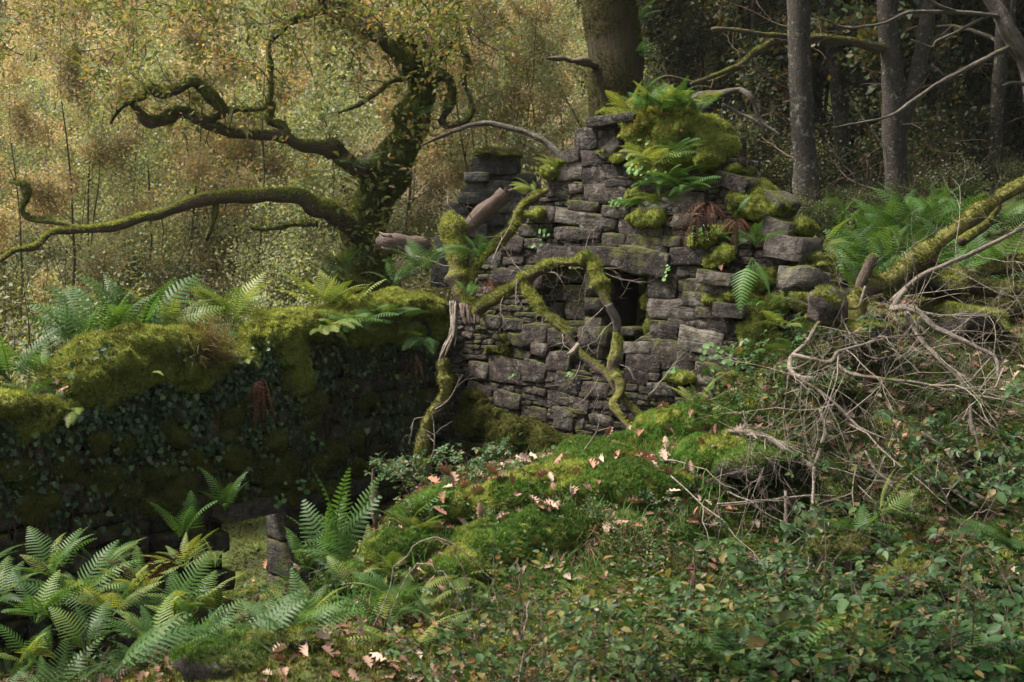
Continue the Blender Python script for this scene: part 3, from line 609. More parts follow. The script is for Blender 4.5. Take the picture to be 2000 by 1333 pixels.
# ------------------------------------------------------------------ the long wall on the left
LT = [(900, 560), (850, 600), (800, 612), (700, 625), (600, 650), (520, 680), (460, 705), (420, 690), (340, 675), (260, 690), (190, 730), (130, 765), (60, 790), (0, 800), (-200, 840)]
_lt = np.array([LWALL.uv(*p) for p in LT])
def l_top(u): return float(np.interp(u, _lt[:, 0], _lt[:, 1]))
lwall = thing('ivy_covered_wall', 'long low ruined wall hung with ivy and capped with thick yellow-green moss', 'wall', (CORNER[0], CORNER[1], -2.4))
LINV = Matrix.Translation(-lwall.location)
def lput(me, name, *a, **k):
    o = put(me, LWALL, None, name, *a, **k); o.parent = lwall; o.matrix_parent_inverse = LINV; return o
du1, dz1 = LWALL.uv(436, 1012); du0, dz0 = LWALL.uv(612, 985); dtop = max(dz1, dz0)
V, F = core_mesh(LWALL, -.4, _lt[-1, 0], l_top, -3.4, .72, [(du0, du1, -3.6, dtop)], inset=.08)
link('wall_core', mesh('wall_core', V, F, M['core']), lwall)
u, z, w, h = px_size(LWALL, 418, 966, 748, 998)
lput(stone_mesh('door_lintel', w * .97, .17, .6, rng, M['stone_far'], n=14, rnd=.08), 'door_lintel', u, dtop + .06, .12)
variants = [stone_mesh('rubble_stone', .35, .2, .3, rng, M['stone_dark'], n=10, rnd=rng.uniform(.2, .9), bul=1.8) for _ in range(14)]
cnt = 0
for (a_, c_, p_, q_) in split_rects(-.3, 6.2, -2.7, 1.4, rng, .5, .26, .18, .12):
    uc, zc, w, h = (a_ + c_) / 2, (p_ + q_) / 2, c_ - a_, q_ - p_
    if zc + h * .3 > l_top(uc) or (du0 - .05 < uc < du1 + .05 and zc < dtop + .1): continue
    cnt += 1
    lput(variants[cnt % 14], 'rubble_stone', uc, zc, rng.uniform(-.05, .07), roll=rng.uniform(-.12, .12), scale=(w / .35, 1, h / .2))
print('long wall stones', cnt)
u, z, w, h = px_size(LWALL, 664, 735, 728, 772)
lput(stone_mesh('stone', w, h, .3, rng, M['stone'], n=10, rnd=.4), 'stone', u, z, .1)
JL = Wall(LWALL.o + LWALL.d * du0, -np.asarray(LWALL.n), LWALL.d)
z = -3.0
while z < dtop:
    h = min(rng.uniform(.25, .5), dtop - z + .02)
    o = put(stone_mesh('jamb_stone', .7, h, .2, rng, M['stone_dark'], n=10, rnd=.15), JL, None, 'jamb_stone', .36, z + h / 2, .03); o.parent = lwall; o.matrix_parent_inverse = LINV
    z += h
JL2 = Wall(LWALL.o + LWALL.d * du1, -np.asarray(LWALL.n), -LWALL.d)
def lblob(px, py, rx, ry, off=0.0, rd=None):
    u, z, w, h = px_size(LWALL, px - rx, py - ry, px + rx, py + ry)
    return (LWALL.pt(u, off, z), (w / 2, rd if rd else max(w, h) * .5, h / 2), LWALL.rz)
lm = [[lblob(160, 742, 55, 40, -.15, .4), lblob(220, 705, 60, 42, -.2, .45), lblob(290, 680, 70, 40, -.22, .45), lblob(360, 680, 66, 38, -.22, .45), lblob(420, 705, 44, 36, -.2, .4), lblob(300, 725, 120, 30, .02, .2),
       lblob(175, 775, 50, 36, .04, .18), lblob(380, 740, 60, 24, .04, .14), lblob(240, 760, 50, 22, .05, .12)],
      [lblob(548, 655, 52, 42, -.12, .4), lblob(600, 640, 50, 34, -.22, .45), lblob(560, 700, 34, 44, .02, .2), lblob(572, 745, 24, 30, .04, .14), lblob(480, 700, 36, 24, -.2, .36)],
      [lblob(680, 632, 60, 28, -.25, .42), lblob(750, 612, 56, 34, -.2, .42), lblob(810, 600, 50, 34, -.2, .42), lblob(845, 620, 26, 50, .0, .24), lblob(780, 650, 50, 30, .0, .2), lblob(700, 660, 70, 22, -.05, .24)],
      [lblob(30, 790, 60, 30, -.2, .45), lblob(100, 800, 50, 30, -.1, .36), lblob(-60, 800, 60, 40, -.2, .45), lblob(60, 830, 50, 30, .03, .18)]]
lmossVF = []
for i, c in enumerate(lm):
    o_, V, F = moss_mat_part(lwall, c, rng, voxel=.035, dens=3800, size=.034, amp=.055, seed=40 + i); lmossVF.append((V, F))
lump = [(322, 838, 28, 22), (298, 915, 40, 18), (338, 955, 34, 34), (430, 850, 20, 16), (440, 895, 24, 22), (500, 905, 28, 24), (540, 915, 40, 34), (560, 960, 60, 18), (430, 960, 26, 24), (610, 905, 26, 18), (640, 885, 18, 12),
        (600, 785, 26, 22), (596, 820, 22, 18), (700, 780, 22, 9), (310, 980, 40, 22), (250, 960, 30, 26), (200, 930, 36, 24), (385, 905, 22, 20), (640, 960, 44, 22), (440, 810, 26, 18), (520, 860, 26, 16), (355, 890, 24, 16),
        (180, 860, 30, 20), (110, 900, 30, 24), (20, 920, 40, 28), (60, 980, 40, 26), (470, 790, 28, 18), (240, 860, 30, 18), (690, 850, 26, 20), (690, 910, 24, 16)]
for i, (px, py, rx, ry) in enumerate(lump):
    u, z, w, h = px_size(LWALL, px - rx, py - ry, px + rx, py + ry)
    c = [(LWALL.pt(u, .06, z), (w / 2, .13, h / 2), LWALL.rz), (LWALL.pt(u + rng.uniform(-.08, .08), .05, z - h * .3), (w * .42, .11, h * .4), LWALL.rz)]
    moss_mat_part(lwall, c, rng, 'moss_dark', 'moss_oak', voxel=.03, dens=2600, size=.026, amp=.065, seed=70 + i)

# ------------------------------------------------------------------ the far stub of wall behind, left of the gable
FW = Wall(at(880, 600, 16.6)[:2], (1, -.12), (-.12, -1))
stub = thing('far_wall_stub', 'dark stub of layered stone wall standing behind the broken branch', 'wall', (*FW.pt(.5, 0, 0)[:2], -.6))
SINV = Matrix.Translation(-stub.location)
rows = [(304, 340, 925, 1010), (338, 356, 905, 1040), (354, 378, 900, 1050), (376, 398, 890, 1060), (396, 418, 876, 1064), (416, 440, 868, 1066), (438, 464, 860, 1068), (462, 490, 855, 1068), (488, 520, 850, 1068), (518, 560, 846, 1066)]
for (ya, yb, xa, xb) in rows:
    x = xa + rng.uniform(-8, 8)
    while x < xb - 10:
        wpx = rng.uniform(34, 95); x1 = min(x + wpx, xb); u, z, w, h = px_size(FW, x, ya, x1, yb); x = x1
        o = put(stone_mesh('stone', w * 1.02, h * 1.06, .5, rng, M['stone_far'], n=9, rnd=.1), FW, None, 'stone', u, z, rng.uniform(-.08, .14), roll=rng.uniform(-.07, .07)); o.parent = stub; o.matrix_parent_inverse = SINV
c = [(FW.on(x, y, -.2), (r, .3, .07), 0) for (x, y, r) in ((950, 300, .22), (990, 303, .2), (930, 452, .25), (900, 500, .3), (960, 460, .2))]
moss_mat_part(stub, c, rng, 'moss_dark', 'moss_d', voxel=.03, dens=3500, size=.03, amp=.03, seed=160)
# ------------------------------------------------------------------ growing wood
def limb_pts(spec, n=6, jit=0.0, rng=None):
    """spec rows: (px, py, depth Y, radius in picture pixels) -> points and radii in metres"""
    Q = spline(np.array([[*at(a, b, y), r * y / FPX] for a, b, y, r in spec]), n)
    P, r = Q[:, :3], np.maximum(Q[:, 3], .002)
    if jit > 0 and rng is not None: P = P + fbm(P, 3.0, 2, 9)[:, None] * jit * np.array([1, .6, 1]) * r[:, None]
    return P, r
def grow(p, d, r, L, rng, out, tips, depth, kink=.35, grav=0.0, nb=4, spread=.8, ratio=.62, seg=None):
    n = max(3, int(L / (seg or max(.05, L / 7)))); st = L / n; P, rr = [np.array(p, float)], [r]; d = unit(d); kids = []
    for i in range(n):
        d = unit(d + rng.normal(0, kink, 3) * .5 + np.array([0, 0, grav]) * st * 4)
        P.append(P[-1] + d * st); rr.append(r * (1 - .75 * (i + 1) / n)); kids.append((P[-1], d, rr[-1], (i + 1) / n))
    out.append((np.array(P), np.array(rr)))
    if depth == 0:
        for q in P[1:]: tips.append(q)
        return
    for k in range(nb):
        q, dd, r2, f = kids[min(n - 1, int(n * (.25 + .75 * (k + rng.random()) / nb)))]
        grow(q, unit(dd + rng.normal(0, spread, 3)), max(r2 * .75, .0012), L * ratio * rng.uniform(.6, 1.15) * (1.15 - .5 * f), rng, out, tips, depth - 1, kink, grav, nb, spread, ratio, seg)
def tubes(paths, segs=5, rough=0.0, seed=0): return join([tube(P, r, segs, rough, seed, cap=False) for P, r in paths])
def limb_part(parent, name, spec, mat, rng, segs=12, rough=.22, n=8, moss=None, mdens=2500, msize=.03, upmin=.1, mthr=.0, label=None, jit=.5, flat=1.0):
    P, r = limb_pts(spec, n, jit, rng)
    if rough > .28 and len(P) > 12:
        for kk in range(len(P) // 9): r = r * (1 + rng.uniform(.12, .38) * np.exp(-((np.arange(len(P)) - rng.uniform(2, len(P) - 3)) / rng.uniform(.8, 2.0)) ** 2))
    V, F = tube(P, r, segs, rough, int(rng.integers(99)), flat=flat)
    me = mesh(name, V, F, M[mat], segs > 6); fibre(me, P, r, segs); o = link(name, me, parent)
    if label: o['label'] = label
    if moss:
        f = fuzz(V, F, mdens, msize, rng, upmin, mask=(lambda q, nn: fbm(q, 2.2, 3, 31) + nn[:, 2] * .7 > mthr))
        if f: link('moss', mesh('moss', f[0], f[1], M[moss]), o, kind='stuff')
    return o, P, r
def twigs_part(parent, name, starts, mat, rng, depth=2, L=.6, r=.008, kink=.5, grav=-.05, nb=4, spread=.8, segs=4, ratio=.62):
    out, tips = [], []
    for p, d, sc in starts: grow(p, d, r * sc, L * sc, rng, out, tips, depth, kink, grav, nb, spread, ratio)
    V, F = tubes(out, segs); o = link(name, mesh(name, V, F, M[mat], True), parent, kind='stuff')
    return o, np.array(tips)

# ------------------------------------------------------------------ the old oak behind the wall
rng = np.random.default_rng(5)
OY = 18.0
oak = thing('oak_tree', 'gnarled mossy oak with twisted limbs spreading left behind the ivy wall', 'tree', at(700, 600, OY))
limb_part(oak, 'trunk', [(690, 640, OY, 50), (708, 540, OY, 44), (715, 470, OY, 40), (728, 400, OY, 37), (755, 335, OY, 35), (795, 270, OY + .1, 31), (815, 215, OY + .2, 30), (818, 165, OY + .3, 27), (800, 110, OY + .3, 21), (780, 80, OY + .3, 20)], 'bark_oak', rng, 16, .34, 8, 'moss_oak', 3400, .045, -.9, -.6)
OL = {}
def oak_limb(key, spec, rough=.3, mthr=.15, name='limb'):
    spec = [(p, q, y, s * .82) for p, q, y, s in spec]; o, P, r = limb_part(oak, name, spec, 'bark_limb' if key in 'AB' else 'bark_oak', rng, 9, rough, 7, 'moss' if key == 'A' else 'moss_oak', 2600, .035, -.3, mthr - .2); OL[key] = P; return o
oak_limb('A', [(715, 480, OY, 26), (680, 455, 17.8, 26), (640, 412, 17.5, 24), (600, 392, 17.3, 20), (540, 384, 17.1, 17), (480, 388, 17.0, 16), (400, 392, 16.8, 15), (335, 412, 16.6, 13), (270, 428, 16.4, 12), (220, 446, 16.3, 11), (160, 450, 16.2, 9), (100, 456, 16.1, 8), (70, 482, 16.0, 8), (30, 490, 15.9, 6), (0, 510, 15.8, 5)], .2, -.05)
oak_limb('a1', [(160, 450, 16.2, 7), (120, 435, 16.2, 7), (70, 428, 16.3, 7), (44, 410, 16.3, 7), (52, 385, 16.3, 8), (46, 360, 16.3, 7), (25, 354, 16.4, 5)], .3, .5)
oak_limb('a2', [(420, 400, 16.9, 7), (415, 440, 16.9, 6), (405, 468, 17, 5)], .3, .9)
oak_limb('a3', [(620, 440, 17.6, 6), (570, 440, 17.6, 6), (520, 448, 17.5, 5), (490, 442, 17.5, 4)], .3, .5)
oak_limb('B', [(760, 350, OY, 24), (720, 345, 17.9, 22), (690, 325, 17.8, 18), (650, 300, 17.6, 16), (600, 285, 17.4, 14), (540, 268, 17.2, 13), (470, 262, 17, 12), (420, 250, 16.9, 14), (390, 236, 16.8, 16), (365, 222, 16.8, 14), (345, 222, 16.8, 13), (320, 236, 16.8, 13), (286, 242, 16.7, 12), (266, 215, 16.7, 9), (248, 199, 16.7, 4)], .3, .35)
oak_limb('b2', [(410, 238, 16.9, 9), (428, 218, 16.9, 14), (412, 190, 16.8, 15), (395, 168, 16.8, 13), (378, 158, 16.7, 11), (350, 172, 16.7, 11), (318, 182, 16.7, 11), (292, 168, 16.7, 7), (284, 188, 16.7, 6), (245, 205, 16.6, 5), (225, 225, 16.6, 4), (214, 243, 16.6, 3)], .3, .35)
oak_limb('b3', [(428, 218, 16.9, 7), (470, 215, 17, 6), (520, 208, 17.2, 6), (530, 150, 17.3, 5), (525, 90, 17.4, 7), (565, 45, 17.6, 11), (620, 18, 17.7, 12), (690, 5, 17.8, 13)], .3, .3)
oak_limb('b4', [(570, 272, 17.3, 10), (545, 250, 17.3, 11), (525, 235, 17.3, 10), (530, 210, 17.3, 7), (520, 195, 17.3, 5)], .3, .2)
oak_limb('c', [(815, 130, OY + .3, 22), (780, 100, OY, 20), (745, 75, 17.9, 18), (700, 55, 17.8, 17), (650, 20, 17.7, 14), (610, -40, 17.6, 11)], .3, .2)
oak_limb('d', [(818, 135, OY + .3, 20), (850, 110, OY + .4, 16), (880, 78, OY + .4, 13), (895, 30, OY + .5, 11), (890, -40, OY + .5, 9)], .3, .2)
oak_limb('e', [(830, 158, OY + .2, 14), (862, 148, OY + .2, 12), (882, 165, OY + .2, 9), (878, 205, OY + .1, 9), (862, 238, OY + .1, 8), (880, 246, OY, 6), (912, 235, OY, 6), (922, 205, OY, 5), (905, 160, OY + .1, 5), (912, 115, OY + .2, 6), (892, 80, OY + .3, 7)], .3, .4)
oak_limb('f', [(800, 150, OY + .2, 7), (760, 162, OY, 6), (738, 182, 17.9, 5), (700, 205, 17.8, 4), (660, 222, 17.7, 3)], .3, .4)
oak_limb('g', [(830, 60, OY + .3, 8), (828, 90, OY + .3, 8), (822, 120, OY + .3, 10)], .3, .4)
st = []
for k, P in OL.items():
    for i in range(3, len(P), 4 if k in 'cdb3' else 6):
        if k in ('A', 'a1', 'a2', 'a3') and rng.random() < .75: continue
        st.append((P[i], rng.normal(0, 1, 3) + np.array([-.3, -.3, .35]), rng.uniform(.6, 1.3)))
for k in range(110):      # upper spray along the top edge of the picture
    px, py = rng.uniform(-40, 960), rng.uniform(-90, 110); st.append((at(px, py, rng.uniform(15.5, 18.5)), rng.normal(0, 1, 3) + np.array([0, 0, -.3]), rng.uniform(.7, 1.2)))
_, tips = twigs_part(oak, 'twigs', st, 'twig_d', rng, 2, .7, .010, .55, -.02, 3, .8, 3)
px = 1000 + FPX * tips[:, 0] / tips[:, 1]; py = 480 - FPX * (tips[:, 2] - EYE) / tips[:, 1]
keepm = rng.random(len(tips)) < np.clip(1.1 - py / 400, .10, 1) * np.where(px > 920, .3, .62)
lp = tips[keepm]; lp = np.repeat(lp, 3, 0) + rng.normal(0, .07, (len(lp) * 3, 3))
nn = rng.normal(0, .7, lp.shape) + np.array([0, -.2, .6])
V, F = scatter(OAK[0], OAK[1], lp, frames(nn, rng), rng.uniform(.06, .11, len(lp)))
lp2 = np.array([at(rng.normal(725, 40) if q else rng.normal(800, 35), rng.uniform(300, 520) if q else rng.uniform(130, 300), rng.uniform(17.2, 17.9)) for q in (rng.random(420) < .7)])
V2, F2 = scatter(OAK[0], OAK[1], lp2, frames(rng.normal(0, .7, lp2.shape) + np.array([0, -.5, .5]), rng), rng.uniform(.07, .13, len(lp2)))
V, F = join([(V, F), (V2, F2)])
link('crown', mesh('crown', V, F, M['oakleaf']), oak); print('oak leaves', len(lp))

# ------------------------------------------------------------------ big trunk behind the peak
bt = thing('mossy_trunk_tree', 'thick dark mossy trunk rising behind the mossy peak of the gable', 'tree', at(1205, 560, 15.0))
P = [(1218, 620, 15, 66), (1212, 400, 15, 60), (1206, 230, 15, 54), (1203, 150, 15, 52), (1195, 60, 15.05, 51), (1186, -30, 15.1, 50), (1170, -300, 15.3, 46), (1160, -700, 15.6, 36), (1165, -1200, 16, 22)]
o_, TP, Tr = limb_part(bt, 'trunk', P, 'bark_trunk', rng, 22, .05, 10, 'moss_d', 1500, .035, -1.0, -.25, jit=.05)
limb_part(bt, 'broken_branch', [(1170, 128, 14.9, 11), (1140, 122, 14.6, 10), (1110, 118, 14.3, 9), (1085, 115, 14.1, 8), (1066, 113, 14.0, 3)], 'wood_pink', rng, 8, .4, 5, flat=.6)

# crowns: shared leaf clouds on shared branching
def make_tree(seed, H, spread, nleaf, leaf, tmpl, mat, bark, clear=.25, r0=.05, depth=2, nb=5, kink=.25, stems=1):
    rg = np.random.default_rng(seed); out, tips = [], []
    for s in range(stems):
        d0 = np.array([rg.normal(0, .12 if stems == 1 else .25), rg.normal(0, .12 if stems == 1 else .25), 1.0]); P = [np.array([rg.normal(0, .05), rg.normal(0, .05), -.3])]; d = unit(d0); n = 9
        for i in range(n):
            d = unit(d + rg.normal(0, .07, 3) + np.array([0, 0, .05])); P.append(P[-1] + d * (H * (1 if s == 0 else rg.uniform(.6, .95)) + .3) / n)
        P = np.array(P); rr = r0 * (1 - .85 * np.linspace(0, 1, n + 1)) * (1 if s == 0 else .7); out.append((P, rr))
        Q = spline(P, 4); m = len(Q)
        for k in range(int(12 / max(1, stems * .6)) + 2):
            f = clear + (1 - clear) * (k + rg.random()) / 12
            if f >= 1: continue
            i = int(f * (m - 1)); a = rg.uniform(0, 6.283); up = .5 + .6 * rg.random()
            L = spread * (1 - .55 * f) * rg.uniform(.6, 1.15)
            grow(Q[i], np.array([math.cos(a), math.sin(a), up]), r0 * .4 * (1.05 - f), L, rg, out, tips, depth - 1, kink, -.01, nb, .6, .6)
        for q in P[-3:]: tips.append(q)
    tips = np.array(tips); wood = tubes(out, 4)
    i = rg.integers(0, len(tips), nleaf); p = tips[i] + rg.normal(0, .09 + .02 * spread, (nleaf, 3))
    nn = rg.normal(0, .75, p.shape) + np.array([0, 0, .45])
    V, F = scatter(tmpl[0], tmpl[1], p, frames(nn, rg), leaf * rg.uniform(.6, 1.3, nleaf))
    return (mesh('trunk', wood[0], wood[1], M[bark], True), mesh('crown', V, F, M[mat]))
def place_tree(name, protos, label, cat, group, loc, rz, sc, par=('trunk', 'crown')):
    t = thing(name, label, cat, loc, group, rz); t.scale = (sc,) * 3
    for nm, me in zip(par, protos):
        if me is not None: link(nm, me, t, local=True)
    return t
BY = [make_tree(100 + i, 7.0, 1.7, 8200, .07, DIAMOND, 'birch_y', 'bark_birch', .22, .036) for i in range(3)]
BG = [make_tree(110 + i, 6.0, 1.7, 8200, .07, DIAMOND, 'birch_g', 'bark_birch', .12, .034, stems=2) for i in range(3)]
SH = [make_tree(120 + i, 2.6, 1.1, 3200, .07, DIAMOND, ['under_shade_l', 'birch_g'][i % 2], 'bark_birch', .1, .022, stems=4) for i in range(3)]
WD = [make_tree(130 + i, 7.5, 2.4, 5000, .10, DIAMOND, 'dark_l', 'bark_birch', .15, .07) for i in range(3)]
SD = [make_tree(140 + i, 2.4, 1.3, 3000, .08, DIAMOND, 'dark_l', 'bark_birch', .05, .025, stems=4) for i in range(2)]
rg = np.random.default_rng(77)
# rows of young birches on the sunlit side: the nearest stand where their stems show
near = [(118, 655, 23), (150, 650, 24), (212, 640, 23.5), (20, 660, 22), (60, 640, 27), (278, 620, 28), (330, 600, 31), (400, 600, 30), (450, 590, 29), (520, 590, 29), (560, 575, 33), (610, 590, 30), (250, 600, 33), (180, 600, 32), (100, 590, 34),
        (30, 600, 33), (480, 560, 36), (380, 560, 38), (300, 555, 39), (640, 560, 35), (880, 480, 30), (930, 470, 33), (1000, 450, 30), (1060, 430, 33)]
for i, (px, py, Y) in enumerate(near):
    p = at(px, py, Y); g = gpt(p[0], Y)
    big = i in (0, 1, 2)
    place_tree('birch_tree', (BY if i % 3 != 1 else BG)[i % 3], ['slender dark-stemmed birch close behind the ivy wall at the far left', 'slim birch with yellow leaves among the saplings behind the ivy wall', 'green-leaved young birch among the saplings behind the ivy wall'][0 if big else 1 if i % 3 != 1 else 2],
               'tree', 'dark slender birches behind the wall' if big else 'yellow birches behind the wall' if i % 3 != 1 else 'green young birches behind the wall', g, rg.uniform(0, 6.28), rg.uniform(.75, 1.1))
for i in range(120):      # the wood climbing the hillside
    Y = 27 + 37 * (i / 119) ** 1.1 + rg.uniform(-2, 2); X = rg.uniform(-.52, .13) * Y
    y_ = rg.random() < .7
    place_tree('birch_tree', (BY if y_ else BG)[i % 3], 'yellow birch in the sunlit wood climbing the hillside' if y_ else 'olive green birch in the sunlit wood climbing the hillside', 'tree', 'yellow birches on the hillside' if y_ else 'green birches on the hillside', gpt(X, Y), rg.uniform(0, 6.28), rg.uniform(.8, 1.35))
for i in range(112):      # shrubs under the birches
    Y = rg.uniform(20, 30) if i < 46 else rg.uniform(14.8, 20) if i < 70 else rg.uniform(29, 46); X = rg.uniform(-.48, -.22) * Y if 46 <= i < 70 else rg.uniform(-.46, .08) * Y
    place_tree('shrub', SH[i % 3 if i < 70 else 1], 'leafy green shrub under the birches behind the wall' if i % 3 != 1 else 'yellow leaved shrub under the birches behind the wall', 'shrub', 'green shrubs under the birches' if i % 3 != 1 else 'yellow shrubs under the birches', gpt(X, Y), rg.uniform(0, 6.28), rg.uniform(.7, 1.2), ('stems', 'foliage'))
for i, (X, Y) in enumerate(((-5.6, 11.6), (-5.0, 12.6), (-6.2, 12.8), (-4.6, 13.6))):  # shrubs added outside to keep the doorway jamb in shade
    place_tree('shrub', SH[2 * (i % 2)], 'green shrub added outside the wall to shade the low doorway', 'shrub', 'added shrubs shading the doorway', gpt(X, Y), rg.uniform(0, 6.28), .8, ('stems', 'foliage'))
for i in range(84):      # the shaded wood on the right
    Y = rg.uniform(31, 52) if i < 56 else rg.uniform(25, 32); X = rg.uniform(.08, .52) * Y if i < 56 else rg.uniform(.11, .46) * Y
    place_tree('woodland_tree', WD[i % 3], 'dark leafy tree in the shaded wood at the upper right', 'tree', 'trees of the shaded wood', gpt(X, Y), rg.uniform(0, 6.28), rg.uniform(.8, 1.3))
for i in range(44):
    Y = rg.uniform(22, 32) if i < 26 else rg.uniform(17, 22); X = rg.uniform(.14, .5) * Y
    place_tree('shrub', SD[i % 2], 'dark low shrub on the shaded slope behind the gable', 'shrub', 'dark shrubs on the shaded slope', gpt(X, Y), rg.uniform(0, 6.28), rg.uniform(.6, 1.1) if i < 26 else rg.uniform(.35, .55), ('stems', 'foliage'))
# the closed wood far up the slope
n = 60000; Yf = rg.uniform(50, 110, n); Xf = rg.uniform(-.6, .6, n) * Yf; Zf = ground_z(Xf, Yf) + rg.random(n) ** .7 * (6 + 3 * fbm(np.column_stack([Xf, Yf, 0 * Xf]), .25, 2, 4))
m_ = Xf / Yf < .12
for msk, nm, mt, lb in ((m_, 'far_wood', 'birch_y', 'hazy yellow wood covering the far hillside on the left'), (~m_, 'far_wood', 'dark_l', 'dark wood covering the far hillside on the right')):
    pp = np.column_stack([Xf, Yf, Zf])[msk]
    V, F = scatter(DIAMOND[0], DIAMOND[1], pp, frames(rg.normal(0, .7, pp.shape) + np.array([0, -.4, .4]), rg), rg.uniform(.3, .65, len(pp)))
    o = link(nm, mesh(nm, V, F, M[mt]), kind='stuff'); o['label'] = lb

# ------------------------------------------------------------------ grey trunks on the right, tall trees whose crowns shade that side
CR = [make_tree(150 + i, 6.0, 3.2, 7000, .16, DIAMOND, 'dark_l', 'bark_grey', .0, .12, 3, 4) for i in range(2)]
TR = [ # picture path of each stem with its depth, label
 ('tall grey lichened trunk standing just right of the gable', [(1580, 520, 20, 36), (1578, 440, 20, 28), (1572, 320, 20, 24), (1566, 200, 20, 23), (1562, 90, 20, 22), (1558, -40, 20, 21), (1550, -500, 20.3, 15), (1545, -900, 20.6, 8)]),
 ('grey forked trunk with bare limb reaching left', [(1758, 470, 21, 30), (1752, 380, 21, 24), (1748, 280, 21, 23), (1744, 180, 21, 22), (1738, 80, 21, 20), (1732, -30, 21, 19), (1720, -450, 21.5, 13), (1715, -850, 22, 7)]),
 ('thin ivy-wrapped trunk between the two largest grey trunks', [(1652, 430, 25, 18), (1648, 330, 25, 16), (1640, 220, 25, 14), (1630, 110, 25, 14), (1626, 0, 25, 13), (1620, -400, 25, 8)]),
 ('pale-patched slim trunk near the right edge', [(1930, 420, 22, 17), (1938, 330, 22, 14), (1948, 210, 22, 13), (1956, 90, 22, 13), (1962, -30, 22, 12), (1968, -400, 22, 8)]),
 ('thin reddish trunk in the shaded wood', [(1885, 300, 28, 10), (1890, 160, 28, 9), (1894, 60, 28, 9), (1898, -40, 28, 8), (1900, -300, 28, 6)]),
 ('very thin leaning trunk in the shaded wood', [(1840, 330, 27, 9), (1830, 200, 27, 8), (1815, 120, 27, 7), (1806, 40, 27, 7), (1800, -200, 27, 5)]),
 ('thin straight trunk behind the forked trunk', [(1686, 330, 30, 9), (1690, 160, 30, 8), (1692, 0, 30, 8), (1695, -300, 30, 6)]),
 ('slim dark trunk at the far right edge', [(1985, 330, 26, 10), (1992, 160, 26, 9), (1998, 0, 26, 9), (2002, -300, 26, 6)]),
 ('slender pale trunk leaning behind the tall grey trunk', [(1610, 420, 27, 10), (1600, 280, 27, 9), (1596, 120, 27, 9), (1600, -20, 27, 8), (1604, -300, 27, 6)]),
 ('slender dark trunk right of the forked trunk', [(1830, 380, 24, 11), (1836, 250, 24, 10), (1846, 110, 24, 9), (1850, -30, 24, 9), (1856, -300, 24, 6)]),
 ('slim crooked trunk left of the tall grey trunk', [(1460, 350, 26, 8), (1452, 230, 26, 7), (1462, 110, 26, 7), (1455, -20, 26, 6), (1450, -250, 26, 5)]),
 ('faint slim trunk behind the tall grey trunk', [(1500, 400, 30, 7), (1496, 200, 30, 7), (1490, 0, 30, 6), (1486, -300, 30, 5)])]
for i, (lab, sp) in enumerate(TR):
    base = at(sp[0][0], sp[0][1], sp[0][2]); g = gpt(base[0], base[1]); t = thing('grey_trunk_tree', lab, 'tree', g, 'grey trunks of the shaded wood')
    k = (sp[0][0], sp[0][1] + (base[2] - g[2] + .3) * FPX / sp[0][2], sp[0][2], sp[0][3] * 1.25)
    _, P, r = limb_part(t, 'trunk', [k] + sp, 'bark_grey', rng, 12, .10, 6, jit=.08)
    c = link('crown', CR[i % 2][1], t, local=True); c.location = Vector(P[-1] - np.asarray(g)) - Vector((0, 0, 4.0)); c.rotation_euler = (0, 0, i * 1.3)
    w = link('branches', CR[i % 2][0], t, local=True); w.location = c.location; w.rotation_euler = c.rotation_euler
    twigs_part(t, 'twigs', [(P[j], np.array([rng.normal(0, 1), rng.normal(0, .5), rng.uniform(-.1, .7)]), rng.uniform(.6, 1.6)) for j in range(6, min(len(P), 34), 2)], 'twig_d', rng, 2, 1.0, .014, .4, -.02, 3, .7, 3)
    if i == 1:
        limb_part(t, 'branch', [(1752, 270, 21, 14), (1772, 215, 21, 16), (1795, 130, 21, 15), (1808, 60, 21, 14), (1818, -30, 21, 12)], 'bark_grey', rng, 10, .16, 6)
        limb_part(t, 'branch', [(1742, 100, 21, 9), (1715, 94, 20.9, 10), (1650, 78, 20.7, 9), (1580, 76, 20.5, 8), (1530, 80, 20.3, 8), (1492, 92, 20.2, 7), (1468, 108, 20, 7), (1440, 130, 19.8, 6), (1400, 146, 19.6, 5), (1350, 165, 19.4, 4)], 'bark_limb', rng, 8, .25, 6, 'moss_d', 1500, .03)
        limb_part(t, 'branch', [(1560, 78, 20.4, 5), (1510, 70, 20.2, 5), (1450, 60, 20, 4), (1390, 57, 19.9, 4)], 'bark_limb', rng, 7, .25, 6)
        limb_part(t, 'branch', [(1468, 108, 20, 4), (1430, 140, 19.9, 4), (1370, 162, 19.8, 3), (1300, 150, 19.7, 3), (1270, 165, 19.7, 2)], 'bark_limb', rng, 7, .25, 6)
        P2, _ = limb_pts([(1700, 92, 21, 5), (1560, 76, 20.5, 5), (1468, 108, 20, 5), (1400, 146, 19.6, 4)], 6)
        twigs_part(t, 'twigs', [(P2[j], rng.normal(0, 1, 3), rng.uniform(.6, 1.2)) for j in range(2, len(P2), 2)], 'twig_d', rng, 2, .8, .012, .5, -.02, 3, .8, 3)
    if i == 2:
        pp = P[rng.integers(0, 16, 420)] + rng.normal(0, .16, (420, 3)); V, F = scatter(IVY[0], IVY[1], pp, frames(rng.normal(0, .6, pp.shape) + np.array([0, -.8, .3]), rng), rng.uniform(.07, .12, 420))
        link('ivy', mesh('ivy', V, F, M['ivy']), t, kind='stuff')
